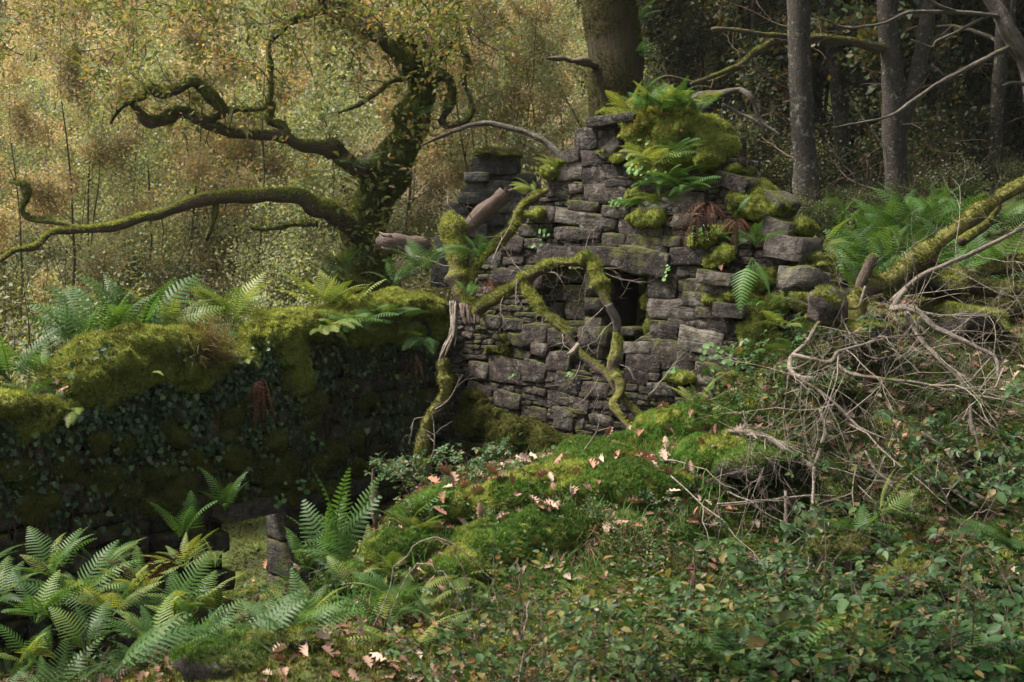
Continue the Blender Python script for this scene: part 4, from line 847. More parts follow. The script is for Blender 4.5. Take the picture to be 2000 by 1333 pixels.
# unseen canopy trees added outside the view to shade the right side and foreground
for i, (X, Y, s) in enumerate([(6, 12, 1.1), (9, 17, 1.3), (11, 24, 1.4), (14, 14, 1.3), (7.5, 7, 1.1), (17, 27, 1.5), (16, 32, 1.5), (16, 21, 1.3), (-3.1, 5.4, .62), (12, 19, 1.3)]):
    g = gpt(X, Y); t = thing('added_shade_tree', 'tall unseen tree added for the shade of its crown', 'tree', g, 'added shade trees')
    V, F = tube(np.array([[*g[:2], g[2] - .3], [g[0] + .1, g[1], g[2] + 5], [g[0], g[1] + .1, g[2] + 11]]), [.24, .2, .1], 10, .12)
    link('trunk', mesh('trunk', V, F, M['bark_grey'], True), t)
    for q, nm in ((1, 'crown'), (0, 'branches')):
        c = link(nm, CR[i % 2][q], t, local=True); c.location = (0, 0, 7.2); c.scale = (s,) * 3; c.rotation_euler = (0, 0, i * .9)

# dead grey bough hanging in at the upper right
db = thing('dead_bough', 'bare silvery dead bough hanging in at the top right corner', 'branch', at(2005, 200, 13))
limb_part(db, 'limb', [(2040, 260, 13, 20), (2012, 180, 13, 20), (1998, 120, 13, 19), (1984, 75, 13, 17), (1962, 38, 13, 15), (1935, 5, 13, 12), (1910, -30, 13, 10)], 'bark_dead', rng, 10, .14, 7)
for sp in ([(1962, 38, 13, 6), (1930, 30, 12.9, 5), (1870, 26, 12.8, 5), (1800, 24, 12.7, 4), (1770, 26, 12.6, 4), (1730, 44, 12.6, 3), (1690, 52, 12.5, 3), (1650, 54, 12.5, 2.4), (1612, 40, 12.4, 1.6)],
           [(1985, 85, 13, 5), (1940, 108, 12.9, 5), (1880, 138, 12.8, 5), (1830, 165, 12.8, 4), (1780, 200, 12.7, 4), (1740, 226, 12.6, 3), (1690, 238, 12.6, 2.5), (1625, 250, 12.5, 1.6)],
           [(1930, 30, 12.9, 4), (1870, 62, 12.8, 3), (1830, 80, 12.8, 2.5), (1820, 92, 12.8, 2), (1780, 78, 12.7, 1.4)], [(2010, 170, 13, 4), (1980, 162, 12.9, 3), (1958, 168, 12.9, 2)], [(1870, 26, 12.8, 3), (1820, 5, 12.7, 3), (1780, -30, 12.7, 2)]):
    limb_part(db, 'branch', sp, 'bark_dead', rng, 6, .2, 6)
# arching grey bough behind the gable's left shoulder
ab = thing('arching_bough', 'thin grey arching bough behind the left shoulder of the gable', 'branch', at(1105, 312, 15.4))
limb_part(ab, 'limb', [(1130, 345, 15.2, 8), (1095, 302, 15.4, 7), (1060, 275, 15.5, 7), (1020, 255, 15.6, 6), (970, 243, 15.7, 6), (930, 243, 15.8, 5), (890, 256, 15.9, 4), (850, 272, 16, 3), (822, 285, 16, 2)], 'bark_dead', rng, 7, .2, 6)
P2, _ = limb_pts([(1060, 275, 15.5, 7), (970, 243, 15.7, 6), (870, 262, 15.9, 4)], 8)
twigs_part(ab, 'twigs', [(P2[j], rng.normal(0, .7, 3) + np.array([-.6, 0, -.1]), rng.uniform(.6, 1.2)) for j in range(1, len(P2), 2)], 'twig_d', rng, 2, .5, .008, .5, -.02, 3, .7, 3)
# ferny bough with lichen right of the peak
rb = thing('lichened_bough', 'crooked lichened bough reaching right from behind the mossy peak', 'branch', at(1360, 190, 14.5))
limb_part(rb, 'limb', [(1320, 210, 14.5, 7), (1365, 188, 14.5, 7), (1415, 182, 14.4, 6), (1445, 176, 14.4, 5), (1465, 190, 14.3, 5), (1475, 215, 14.3, 4), (1490, 240, 14.3, 4), (1525, 265, 14.2, 2)], 'bark_dead', rng, 7, .25, 6)
limb_part(rb, 'branch', [(1410, 204, 14.4, 4), (1440, 222, 14.4, 4), (1475, 236, 14.3, 3), (1500, 262, 14.3, 2)], 'bark_dead', rng, 6, .25, 6)
# ------------------------------------------------------------------ the broken mossy bough in front of the gable
rng = np.random.default_rng(21)
bb = thing('broken_mossy_bough', 'fallen moss-coated bough arching across the window of the gable', 'branch', at(895, 560, 12.2))
limb_part(bb, 'limb', [(872, 425, 12.5, 15.6), (885, 450, 12.4, 17.9), (898, 495, 12.3, 17.2), (893, 550, 12.2, 17.2), (905, 590, 12.1, 18.7), (928, 615, 12, 12.5)], 'bark_mossy', rng, 14, .36, 8, 'moss', 3600, .036, -.6, .08)
limb_part(bb, 'limb', [(922, 618, 12, 11.7), (950, 596, 11.9, 13.3), (985, 572, 11.8, 13.3), (1025, 545, 11.7, 11.7), (1065, 520, 11.6, 10.1), (1110, 513, 11.5, 10.1), (1148, 508, 11.4, 10.9), (1163, 530, 11.3, 11.7), (1170, 560, 11.2, 10.1), (1192, 598, 11.1, 8.6)], 'bark_mossy', rng, 12, .36, 7, 'moss', 3600, .034, -.7, .14)
limb_part(bb, 'branch', [(1190, 592, 11.1, 8.6), (1203, 622, 11.1, 8.6), (1206, 655, 11.1, 7.8)], 'bark_dead', rng, 9, .15, 6, label='bare purplish length of the arching bough')
limb_part(bb, 'branch', [(1206, 650, 11.1, 8.6), (1206, 690, 11.05, 11.7), (1198, 725, 11, 10.9), (1212, 760, 10.9, 10.1), (1196, 790, 10.8, 9.4), (1208, 815, 10.7, 8.6), (1232, 838, 10.6, 7.0)], 'bark_mossy', rng, 10, .38, 7, 'moss', 3600, .032, -.7, .18)
limb_part(bb, 'branch', [(1022, 548, 11.7, 9.4), (1040, 580, 11.6, 9.4), (1062, 608, 11.5, 9.4), (1098, 635, 11.4, 9.4), (1112, 650, 11.35, 9.4)], 'bark_mossy', rng, 10, .38, 6, 'moss', 3600, .032, -.7, .14)
limb_part(bb, 'branch', [(1110, 645, 11.35, 8.6), (1128, 680, 11.3, 8.6), (1150, 702, 11.2, 7.8), (1178, 725, 11.1, 8.6), (1196, 748, 11, 9.4), (1225, 792, 10.9, 7.8), (1255, 822, 10.8, 6.2)], 'bark_limb', rng, 9, .25, 6, 'moss', 2600, .022, .1, .1)
limb_part(bb, 'snag', [(1130, 672, 11.3, 5.5), (1118, 688, 11.2, 4.7), (1108, 692, 11.15, 2.3)], 'wood_split', rng, 7, .25, 4)
limb_part(bb, 'branch', [(1232, 838, 10.6, 6.2), (1258, 830, 10.5, 5.5), (1280, 845, 10.4, 5.5), (1298, 872, 10.2, 5.5), (1302, 905, 10.0, 4.7), (1312, 930, 9.8, 4.7), (1320, 945, 9.7, 3.9), (1360, 968, 9.5, 3.9), (1383, 985, 9.4, 3.5), (1388, 1020, 9.2, 3.1), (1400, 1050, 9.1, 2.7), (1440, 1070, 9.0, 2.3), (1470, 1090, 8.9, 1.6), (1525, 1118, 8.8, 1.2)], 'twig', rng, 8, .25, 6)
limb_part(bb, 'branch', [(1330, 945, 9.7, 3.1), (1380, 985, 9.3, 3.1), (1440, 985, 9.2, 2.7), (1520, 975, 9.1, 2.3), (1600, 968, 9.0, 2.0), (1690, 978, 8.9, 1.2)], 'twig', rng, 6, .25, 6)
limb_part(bb, 'branch', [(905, 580, 12.1, 7.8), (922, 535, 12.2, 9.4), (942, 505, 12.3, 9.4), (975, 475, 12.4, 9.4), (1003, 448, 12.45, 7.8), (1012, 425, 12.5, 7.0), (1025, 400, 12.5, 7.0), (1048, 384, 12.5, 7.0), (1070, 372, 12.5, 4.7)], 'bark_mossy', rng, 9, .38, 6, 'moss', 3800, .034, -.8, .05)
limb_part(bb, 'broken_stub', [(900, 458, 12.4, 14), (926, 430, 12.38, 16), (955, 404, 12.34, 16), (976, 386, 12.3, 16), (986, 377, 12.3, 15)], 'wood_pink', rng, 10, .26, 5, jit=0, label='weathered grey-pink broken stub')
for k in range(6): limb_part(bb, 'splinter', [(968 + 4 * k, 392 - 2 * k, 12.3, 4), (980 + 4 * k, 380 - 2 * k + rng.uniform(-4, 4), 12.28, 3), (988 + 3 * k, 370 + rng.uniform(-8, 8), 12.27, .6)], 'wood_pink', rng, 4, .2, 3)
# torn end: splinters around the break and the long pale strip hanging from it
for k in range(9):
    x = 900 + k * 5; limb_part(bb, 'splinter', [(x, 598 + rng.uniform(-6, 6), 12.0, 5), (x + rng.uniform(-3, 8), 618, 11.95, 4), (x + rng.uniform(4, 14), 628 + rng.uniform(0, 14), 11.9, .8)], 'wood_pink', rng, 4, .2, 3)
for k, (x, l, r) in enumerate(((879, .86, 3.4), (884, 1.0, 4.6), (889, .92, 4.4), (893, .74, 3.4), (886, .6, 4.0), (881, .95, 3.0))):
    q = lambda f: (x + 2 * math.sin(5 * f + k) + (0 if f < .55 else -62 * (f - .55) * (1 if k != 3 else .6)), 588 + 122 * f)
    limb_part(bb, 'torn_strip', [(*q(f * l), 12.2 - .2 * f - .02 * (k % 3), rr) for f, rr in ((0, r * .8), (.3, r), (.55, r * 1.2), (.8, r), (1.0, .7))], 'wood_split', rng, 5, .5, 3, flat=.6, jit=0)
P2, _ = limb_pts([(985, 572, 11.8, 17), (1110, 513, 11.5, 13), (1163, 530, 11.3, 15), (1206, 690, 11.05, 15), (1150, 702, 11.2, 10), (1062, 608, 11.5, 12)], 10)
twigs_part(bb, 'twigs', [(P2[j], rng.normal(0, .7, 3) + np.array([0, -.3, -.4]), rng.uniform(.5, 1.1)) for j in range(0, len(P2), 2)], 'twig', rng, 2, .46, .006, .4, -.03, 3, .8, 4)
tw = [(at(960, 520, 11.9), (.3, -.1, .8), 1.1), (at(925, 440, 12.2), (-.2, -.2, 1), .9), (at(900, 430, 12.3), (-.5, -.2, .8), 1), (at(880, 520, 12.1), (-1, -.2, .2), .9), (at(870, 560, 12.1), (-.8, -.3, .3), .8), (at(1010, 545, 11.6), (.1, -.2, -1), .8)]
twigs_part(bb, 'twigs', tw, 'twig', rng, 2, .6, .007, .45, 0, 3, .7, 4)
st = thing('mossy_leaning_stem', 'short crooked mossy stem standing under the hanging pale strip of wood', 'branch', at(830, 880, 12.0))
limb_part(st, 'stem', [(868, 700, 12.1, 9.4), (872, 735, 12.05, 10.9), (872, 768, 12, 11.7), (850, 800, 12, 10.9), (836, 830, 12, 10.1), (826, 870, 11.95, 11.7), (818, 915, 11.9, 14.8)], 'bark_mossy', rng, 10, .38, 7, 'moss_d', 3000, .026, -.6, -.3)
twigs_part(st, 'twigs', [(at(850, 800, 11.9), (1, -.3, -.1), 1.0), (at(830, 815, 11.9), (-1, -.3, .1), .8), (at(835, 850, 11.9), (.6, -.4, -.6), .8)], 'twig', rng, 2, .45, .006, .5, 0, 3, .7, 4)
lg = thing('broken_log_end', 'pinkish broken end of a log lying on the far wall top', 'log', at(790, 480, 15.2))
limb_part(lg, 'log', [(736, 466, 14.95, 4), (746, 470, 14.97, 13), (766, 474, 15.0, 17), (795, 477, 15.1, 18), (825, 481, 15.2, 17), (840, 486, 15.3, 10)], 'wood_pink', rng, 11, .27, 4, jit=.3)
for k in range(5):
    limb_part(lg, 'splinter', [(764, 462 + k * 6, 14.9, 4.5), (748 + rng.uniform(-3, 5), 461 + k * 6 + rng.uniform(-3, 3), 14.9, 3.5), (734 + rng.uniform(-4, 12), 456 + k * 7 + rng.uniform(-5, 5), 14.92, .7)], 'wood_split', rng, 5, .3, 3)
sp_ = thing('dead_sapling_stump', 'small pale rotten stump in front of the doorway lintel', 'stump', at(733, 1000, 9.3))
limb_part(sp_, 'stem', [(738, 1030, 9.3, 10), (734, 990, 9.3, 9), (736, 955, 9.3, 10), (731, 930, 9.3, 7), (728, 915, 9.3, 2)], 'wood_pink', rng, 7, .6, 3, flat=.6)

# ------------------------------------------------------------------ the fallen tree on the right bank
ft = thing('fallen_tree', 'fallen tree with mossy limbs and a tangle of bare pale twigs on the right bank', 'fallen tree', at(1680, 640, 10.4))
FL = [[(1672, 660, 10.2, 15), (1665, 610, 10.3, 18), (1680, 578, 10.4, 18), (1735, 548, 10.6, 20), (1785, 512, 10.8, 18), (1830, 478, 11, 15), (1862, 455, 11.1, 14), (1905, 420, 11.3, 12), (1950, 390, 11.5, 10), (2010, 355, 11.7, 9)],
      [(1720, 575, 10.7, 16), (1790, 540, 10.9, 16), (1850, 540, 11, 17), (1910, 560, 11.1, 16), (1970, 572, 11.2, 14), (2040, 572, 11.3, 13)],
      [(1850, 545, 11.3, 12), (1930, 528, 11.5, 12), (2040, 510, 11.7, 11)], [(1880, 470, 11.4, 9), (1930, 430, 11.6, 10), (1960, 375, 11.8, 8), (2010, 352, 12, 7)],
      [(1800, 600, 10.9, 13), (1880, 590, 11, 13), (1960, 600, 11.1, 12), (2040, 590, 11.2, 11)], [(1690, 560, 10.5, 9), (1698, 530, 10.5, 8), (1706, 500, 10.5, 8)]]
for i, sp in enumerate(FL):
    limb_part(ft, 'limb', [(p, q, y, s * 1.08) for p, q, y, s in sp], 'bark_mossy' if i != 5 else 'bark_limb', rng, 11, .36, 7, 'moss' if i % 2 else 'moss_d', 3200, .026, -.2, .1)
FB = [[(1740, 590, 10.3, 6), (1790, 545, 10.4, 6), (1840, 520, 10.6, 6), (1890, 500, 10.8, 6), (1950, 470, 11, 5), (2010, 440, 11.2, 5)],
      [(1770, 565, 10.1, 6), (1745, 600, 10, 8), (1765, 600, 9.9, 9), (1795, 610, 9.8, 8), (1830, 640, 9.7, 7), (1870, 660, 9.6, 6), (1910, 680, 9.5, 5), (1945, 700, 9.4, 5), (1950, 740, 9.3, 4)],
      [(1770, 610, 10, 7), (1785, 640, 9.9, 7), (1805, 670, 9.8, 6), (1825, 690, 9.7, 6), (1850, 715, 9.6, 5), (1880, 750, 9.5, 5), (1895, 790, 9.4, 5), (1898, 830, 9.3, 5), (1905, 855, 9.2, 4), (1950, 885, 9.1, 4), (2005, 920, 9.0, 4)],
      [(1690, 560, 10.2, 3), (1675, 600, 10.1, 4), (1640, 605, 10, 4), (1600, 630, 9.9, 5), (1575, 670, 9.8, 5), (1548, 695, 9.7, 6), (1542, 715, 9.6, 7), (1555, 735, 9.5, 7), (1590, 745, 9.4, 7)],
      [(1548, 695, 9.6, 6), (1580, 700, 9.5, 6), (1620, 708, 9.5, 6), (1635, 690, 9.5, 5), (1660, 680, 9.6, 4), (1740, 660, 9.6, 3), (1800, 655, 9.6, 2)],
      [(1545, 730, 9.5, 5), (1590, 760, 9.4, 5), (1630, 790, 9.3, 4), (1665, 825, 9.2, 4), (1690, 840, 9.1, 3), (1740, 860, 9, 2)],
      [(1630, 708, 9.5, 5), (1660, 730, 9.4, 5), (1720, 740, 9.3, 5), (1800, 750, 9.2, 4), (1860, 765, 9.2, 3), (1940, 780, 9.2, 2)],
      [(1425, 840, 9.8, 5), (1465, 842, 9.6, 7), (1495, 852, 9.5, 8), (1530, 875, 9.4, 9), (1560, 900, 9.3, 10), (1588, 915, 9.2, 8)],
      [(1588, 915, 9.2, 6), (1590, 950, 9.1, 4), (1585, 1000, 9, 4), (1578, 1050, 8.9, 3), (1566, 1075, 8.9, 2), (1580, 1090, 8.9, 1.5), (1600, 1095, 8.9, 1)],
      [(1600, 800, 9.3, 4), (1610, 840, 9.2, 5), (1605, 870, 9.1, 6), (1592, 910, 9.1, 6)], [(1830, 920, 8.8, 5), (1850, 945, 8.7, 6), (1880, 970, 8.6, 6), (1910, 990, 8.5, 4)], [(1690, 880, 9, 3), (1720, 930, 8.9, 4), (1790, 960, 8.8, 3), (1800, 905, 8.9, 2)],
      [(1534, 960, 9.1, 4), (1536, 1010, 9.0, 5), (1534, 1070, 8.9, 5)], [(1800, 845, 9.2, 4), (1850, 880, 9.0, 5), (1885, 950, 8.7, 6), (1960, 990, 8.5, 4), (2010, 1010, 8.4, 3)]]
for sp in FB: limb_part(ft, 'branch', [(a, b, y, r * .8) for a, b, y, r in sp], 'twig', rng, 6, .25, 5)
st_ = []
for sp in FB[:8]:
    P2, _ = limb_pts(sp, 5)
    for j in range(1, len(P2), 3): st_.append((P2[j], rng.normal(0, .8, 3) + np.array([.1, -.35, -.15]), rng.uniform(.6, 1.2)))
twigs_part(ft, 'twigs', st_, 'twig', rng, 2, .78, .0055, .28, -.04, 4, .55, 4)
st_ = [(at(rng.uniform(1640, 2000), rng.uniform(560, 720), rng.uniform(9.6, 10.8)), rng.normal(0, .9, 3) + np.array([0, -.2, .1]), rng.uniform(.7, 1.3)) for _ in range(26)] + [(at(rng.uniform(1330, 1960), rng.uniform(720, 960), rng.uniform(8.7, 9.4)), rng.normal(0, .8, 3) + np.array([0, -.35, -.1]), rng.uniform(.6, 1.2)) for _ in range(22)]
twigs_part(ft, 'twigs', st_, 'twig', rng, 2, .66, .0045, .25, -.04, 4, .55, 4)
# rotten brown stub beside it
rs = thing('broken_brown_stub', 'broken brown stub leaning up from the mossy stones right of the gable', 'branch', at(1690, 590, 10.5))
limb_part(rs, 'stub', [(1665, 600, 10.4, 10), (1680, 560, 10.4, 11), (1695, 525, 10.4, 10), (1704, 504, 10.4, 7), (1700, 497, 10.4, 3)], 'bark_limb', rng, 9, .3, 5, 'moss', 2500, .024, .2, .4)
# loose twigs strewn in the brambles and over the bank
LTW = [('long pale twig trailing down over the brambles from the bank', (1310, 930, 9.2), (.7, -.5, -.25), 2.0), ('pale forked twig reaching right over the hollow', (1400, 985, 8.9), (.9, -.3, .05), 1.9), ('drooping pale twig under the fallen tree', (1590, 940, 8.8), (-.1, -.4, -.8), 1.6), ('pale twig sprawling below the fallen branches', (1660, 830, 8.9), (.6, -.5, -.4), 1.8), ('curved pale twig hanging from the right bank', (1900, 830, 8.8), (.4, -.4, -.6), 1.7), ('fine pale twig over the mossy block', (1460, 850, 9.3), (.3, -.6, .1), 1.6), ('tangled pale twig at the right edge', (1960, 720, 9.2), (-.5, -.5, -.3), 1.7), ('pale bare twig sprawling over the moss at the bank edge', (1290, 900, 9.6), (.8, -.4, .1), 1.3), ('pale twig hanging over the dark hollow below the bank', (1420, 960, 9.0), (.6, -.4, -.3), 1.2), ('bare twig poking from the brambles in the lower right', (1880, 1010, 7.6), (-.8, -.2, .2), .9),
       ('thin pale twig lying across the bramble leaves', (1620, 1020, 7.8), (-.5, -.3, -.6), .9), ('bare twig low in the brambles at the bottom right', (1780, 1180, 6.4), (.6, -.2, -.6), .8), ('short pale stick lying on the mossy slope', (780, 1130, 8.2), (.8, -.1, -.2), .5),
       ('upright dark twig on the mossy bank', (1130, 900, 9.8), (.0, -.1, 1), .8), ('dry twigs at the foot of the window', (1270, 770, 10.9), (.6, -.3, .4), .9), ('spray of dry twigs at the bank edge under the gable', (1350, 840, 10.2), (.6, -.3, .3), 1.0), ('pale twig leaning on the stones left of the bank', (840, 900, 10.8), (.4, -.3, .7), .8)]
for lab, (a, b, y), d, s in LTW:
    t = thing('bare_twig', lab, 'twig', at(a, b, y), 'bare twigs lying about')
    out, tips = [], []; grow(at(a, b, y), d, .008, .55 * s, rng, out, tips, 1 if s < 1.4 else 2, .45, -.03, 4, .7)
    V, F = tubes(out[:1], 5); link('stem', mesh('stem', V, F, M['twig'], True), t)
    if out[1:]: V, F = tubes(out[1:], 4); link('side_twigs', mesh('side_twigs', V, F, M['twig'], True), t, kind='stuff')

# ------------------------------------------------------------------ tumbled stones on the right and mossy rocks
def rock(name, lab, px, py, Y, w, h, mat, mossy=None, seed=0):
    c = at(px, py, Y); t = thing(name, lab, 'rock', (c[0], c[1], c[2] - h / 2))
    rg_ = np.random.default_rng(seed); k = 3
    import bmesh
    bm = bmesh.new(); bmesh.ops.create_icosphere(bm, subdivisions=3, radius=1.0); V = np.array([v.co[:] for v in bm.verts]); F = np.array([[v.index for v in f.verts] for f in bm.faces]); bm.free()
    d = np.sign(V) * np.abs(V) ** .7; n = rg_.normal(0, 1, (7, 3)); n /= np.linalg.norm(n, axis=1)[:, None]
    for q in n: e = d @ q - .72; d = d - np.maximum(e, 0)[:, None] * q
    d = d * (1 + .1 * fbm(V, 2.0, 3, seed)[:, None]); V = d * np.array([w / 2, w * .42, h / 2]) + c
    link('stone', mesh('stone', V, F, M[mat]), t)
    if mossy:
        f = fuzz(V, F, 4200, .028, rng, mossy[1], mask=lambda q, nn: fbm(q, 3, 2, seed) + nn[:, 2] > mossy[2]); 
        if f: link('moss', mesh('moss', f[0], f[1], M[mossy[0]]), t, kind='stuff')
    return t
for i, (lab, px, py, Y, w, h, mat, ms) in enumerate([
    ('layered brown rock jutting from the foot of the gable slope', 1576, 548, 10.15, .42, .24, 'stone_layer', None), ('mossy boulder under the layered brown rock', 1612, 605, 10.0, .42, .34, 'stone', ('moss', -.2, .3)),
    ('mossy stone beside the fallen limb', 1700, 655, 10.0, .5, .28, 'stone', ('moss', -.3, .0)), ('mossy hump among the fallen limbs', 1830, 548, 10.9, .6, .3, 'stone_dark', ('moss', -.5, -.3)), ('broad mossy hump under the pale twigs', 1900, 630, 10.6, .7, .34, 'stone_dark', ('moss', -.5, -.3)),
    ('mossy lump at the foot of the right bank', 1640, 760, 9.8, .36, .3, 'stone_dark', ('moss_d', -.5, -.2)), ('dark stone in the hollow at the right edge', 1905, 885, 9.1, .42, .22, 'stone_dark', ('moss_d', .2, .6)), ('dark angular stone under the right bank', 1965, 925, 8.9, .36, .2, 'stone_dark', ('moss_d', .2, .7)),
    ('dark slab in the shade of the right bank', 1870, 950, 8.8, .34, .16, 'stone_dark', None), ('small grey stone in the shade of the right bank', 1925, 990, 8.6, .26, .18, 'stone', None), ('mossy overhanging block at the edge of the bank', 1480, 905, 9.45, .66, .36, 'stone_dark', ('moss_g', -.8, -.4)),
    ('mossy rock at the bottom edge among the brambles', 1690, 1265, 6.2, .34, .22, 'stone_dark', ('moss', -.5, -.3)), ('mossy rock under the brambles right of centre', 1770, 1130, 7.0, .36, .24, 'stone_dark', ('moss', -.5, -.2)), ('olive mossy rock near the bottom centre', 1440, 1265, 6.2, .4, .26, 'stone_dark', ('moss_d', -.5, -.4)),
    ('pale mossy boulder at the bottom left of centre', 570, 1270, 6.5, .5, .34, 'stone_dark', ('moss', -.5, -.3)), ('green mossy hump at the bottom left', 430, 1310, 6.3, .5, .26, 'stone_dark', ('moss_g', -.5, -.4)), ('mossy hump in the bank behind the ferns', 1640, 1090, 7.9, .4, .3, 'stone_dark', ('moss_d', -.5, -.3)),
    ('grey stone lying in the corner below the gable', 1010, 925, 11.6, .34, .2, 'stone', None), ('small dark stone below the gable corner', 1060, 905, 11.6, .24, .2, 'stone', None)]):
    rock('stone_block' if ms is None else 'mossy_rock', lab, px, py, Y, w, h, mat, ms, 300 + i)
# mossy bank seen through the window opening
rock('mossy_rock', 'bright mossy bank seen through the window of the gable', 1262, 610, 13.2, .8, 1.6, 'stone_dark', ('moss', -1, -2), 350)

# ------------------------------------------------------------------ ferns
def frond_mesh(name, seed, mat, n=20, shape='lance', arch=.35, width=.24, lobes=7, side=.0):
    rg_ = np.random.default_rng(seed); parts = []
    t = np.linspace(0, 1, 15); ang = 1.0 - (arch * 3.0) * t ** 1.25
    dx = np.cos(ang) / 14; dz = np.sin(ang) / 14; sy = side * t ** 2
    C = np.column_stack([np.concatenate([[0], np.cumsum(dx[:-1])]), sy, np.concatenate([[0], np.cumsum(dz[:-1])])])
    parts.append(tube(C, np.linspace(.0065, .0015, 15), 3, cap=False))
    def cp(f): return np.array([np.interp(f, t, C[:, k]) for k in range(3)])
    start = .16 if shape == 'lance' else .24
    for k in range(n):
        f = start + (1 - start) * ((k + .3) / n) ** .95; c = cp(f); T = unit(cp(min(1, f + .03)) - cp(f - .03)); B = unit(np.cross(T, np.array([0, 1.0, 0]))); S = unit(np.cross(B, T))
        g = (f - start) / (1 - start)
        wl = width * ((.45 + 1.1 * g) if g < .35 else .835 * (1 - ((g - .35) / .65) ** 1.35) + .03) if shape == 'lance' else width * 1.15 * (1 - g) ** .85 + .015
        for sgn in (-1, 1):
            L = wl * rg_.uniform(.88, 1.1); d = unit(S * sgn + T * (.38 + .25 * g) - B * -.0); dr = -.25 * L
            pw = (1 - start) / n * (.30 if shape == 'lance' else .30); m = lobes if L > .05 else 4
            w = unit(np.cross(d, B)); Vv, Ff = [], []
            q = np.linspace(0, 1, m + 1)
            ctr = [c + d * L * u + B * (-.18 * L * u * u) * (1 if B[2] > 0 else -1) for u in q]
            for j in range(m):                              # a narrow toothed blade: core strip plus one tooth each side
                ww = (pw * (1 - .8 * q[j] ** 1.2) + .0015) * rg_.uniform(.85, 1.1); wn = pw * (1 - .8 * q[j + 1] ** 1.2) * .62; a0, a1 = ctr[j], ctr[j + 1]; sp = a1 - a0; b0 = len(Vv)
                Vv += [a0 - w * ww * .6, a0 + w * ww * .6, a1 + w * wn, a1 - w * wn, a0 + w * ww * 1.25 + sp * .75, a0 - w * ww * 1.25 + sp * .75]
                Ff += [[b0, b0 + 1, b0 + 2], [b0, b0 + 2, b0 + 3], [b0 + 1, b0 + 4, b0 + 2], [b0, b0 + 3, b0 + 5]]
            parts.append((np.array(Vv), np.array(Ff)))
    V, F = join(parts); return mesh(name, V, F, M[mat])
FR = {}
for mt in ('fern', 'fern_y', 'fern_d', 'fern_rust'):
    FR[mt] = [frond_mesh('frond', 400 + k, mt, (19, 15, 21, 14)[k] if mt != 'fern_rust' else 10, ('lance', 'tri', 'lance', 'tri')[k], (.26, .34, .42, .3)[k], np.array((.15, .25, .125, .23))[k] * (1 if mt != 'fern_rust' else .42), 7 if mt != 'fern_rust' else 3, (.0, .06, -.1, .08)[k]) for k in range(4)]
def fern(lab, px, py, Y, size, n=7, mat='fern', group='ferns', az=None, fan=6.283, tilt=0.0, loc=None, mix=None, kinds=(0, 1, 2, 3), nm='fern', tj=.16):
    """fronds spring from one crown; az/fan: where they lean; tilt lowers them (drooping ferns)"""
    c = at(px, py, Y) if loc is None else loc; t = thing(nm, lab, 'fern', c, group)
    if n > 4: n = int(n * 1.35)
    for k in range(n):
        a = rng.uniform(0, 6.283) if az is None else az + fan * ((k + .5) / n - .5) + rng.normal(0, .15)
        mm = mix if mix and rng.random() < .3 else mat
        o = link('frond', FR[mm][kinds[int(rng.integers(len(kinds)))]], t, local=True)
        o.rotation_euler = (rng.normal(0, .38), tilt + rng.normal(0, tj), a); s = size * rng.uniform(.7, 1.15); o.scale = (s, s * rng.uniform(.85, 1.15) * (.55 if mm == 'fern_rust' else 1), s)
    return t
DN = -1.57                                                              # azimuth towards the camera
G1 = 'ferns in the bright bed below the ivy wall'
for i, (px, py, Y, s, n, mt) in enumerate([(-10, 1190, 7.8, .75, 8, 'fern'), (70, 1220, 7.4, .75, 8, 'fern'), (150, 1180, 8.2, .8, 9, 'fern'), (215, 1210, 7.7, .7, 8, 'fern'), (270, 1170, 8.3, .8, 9, 'fern_y'), (340, 1210, 7.7, .75, 8, 'fern'), (380, 1200, 7.8, .58, 8, 'fern_y'), (60, 1300, 6.7, .6, 6, 'fern'),
        (380, 1260, 7.1, .6, 6, 'fern'), (470, 1250, 7.4, .45, 7, 'fern'), (300, 1270, 6.9, .65, 7, 'fern'), (-40, 1120, 8.6, .7, 7, 'fern'), (100, 1130, 8.8, .7, 8, 'fern'), (200, 1120, 9, .7, 8, 'fern'), (360, 1110, 9.0, .65, 8, 'fern_y'), (170, 1270, 7.0, .55, 6, 'fern'), (420, 1110, 9.4, .4, 6, 'fern')]):
    fern('lush fern in the bright bed below the ivy wall' if mt == 'fern' else 'yellowing fern in the bright bed below the ivy wall', px, py, Y, s * .6, int(n * 1.3), mt, G1 + (', yellowing' if mt != 'fern' else ''), mix='fern_y')
for i in range(26):
    px = rng.uniform(-20, 560); Y = rng.uniform(6.6, 9.2) if px < 400 else rng.uniform(6.2, 7.0); p = at(px, 1150, Y); q = gpt(p[0], Y)
    fern('small deep green fern under the taller ferns of the bed', 0, 0, 0, rng.uniform(.3, .5), 7, ('fern_d', 'fern')[i % 2], 'small ferns of the bed', loc=q, mix='fern_rust')
for i in range(16):
    px = rng.uniform(560, 960); Y = rng.uniform(7.0, 9.0); p = at(px, 1150, Y); q = gpt(p[0], Y)
    fern('small fern scattered on the mossy slope right of the doorway', 0, 0, 0, rng.uniform(.26, .42), 6, ('fern', 'fern_y', 'fern_d')[i % 3], 'small ferns on the slope', loc=q, mix='fern_y')
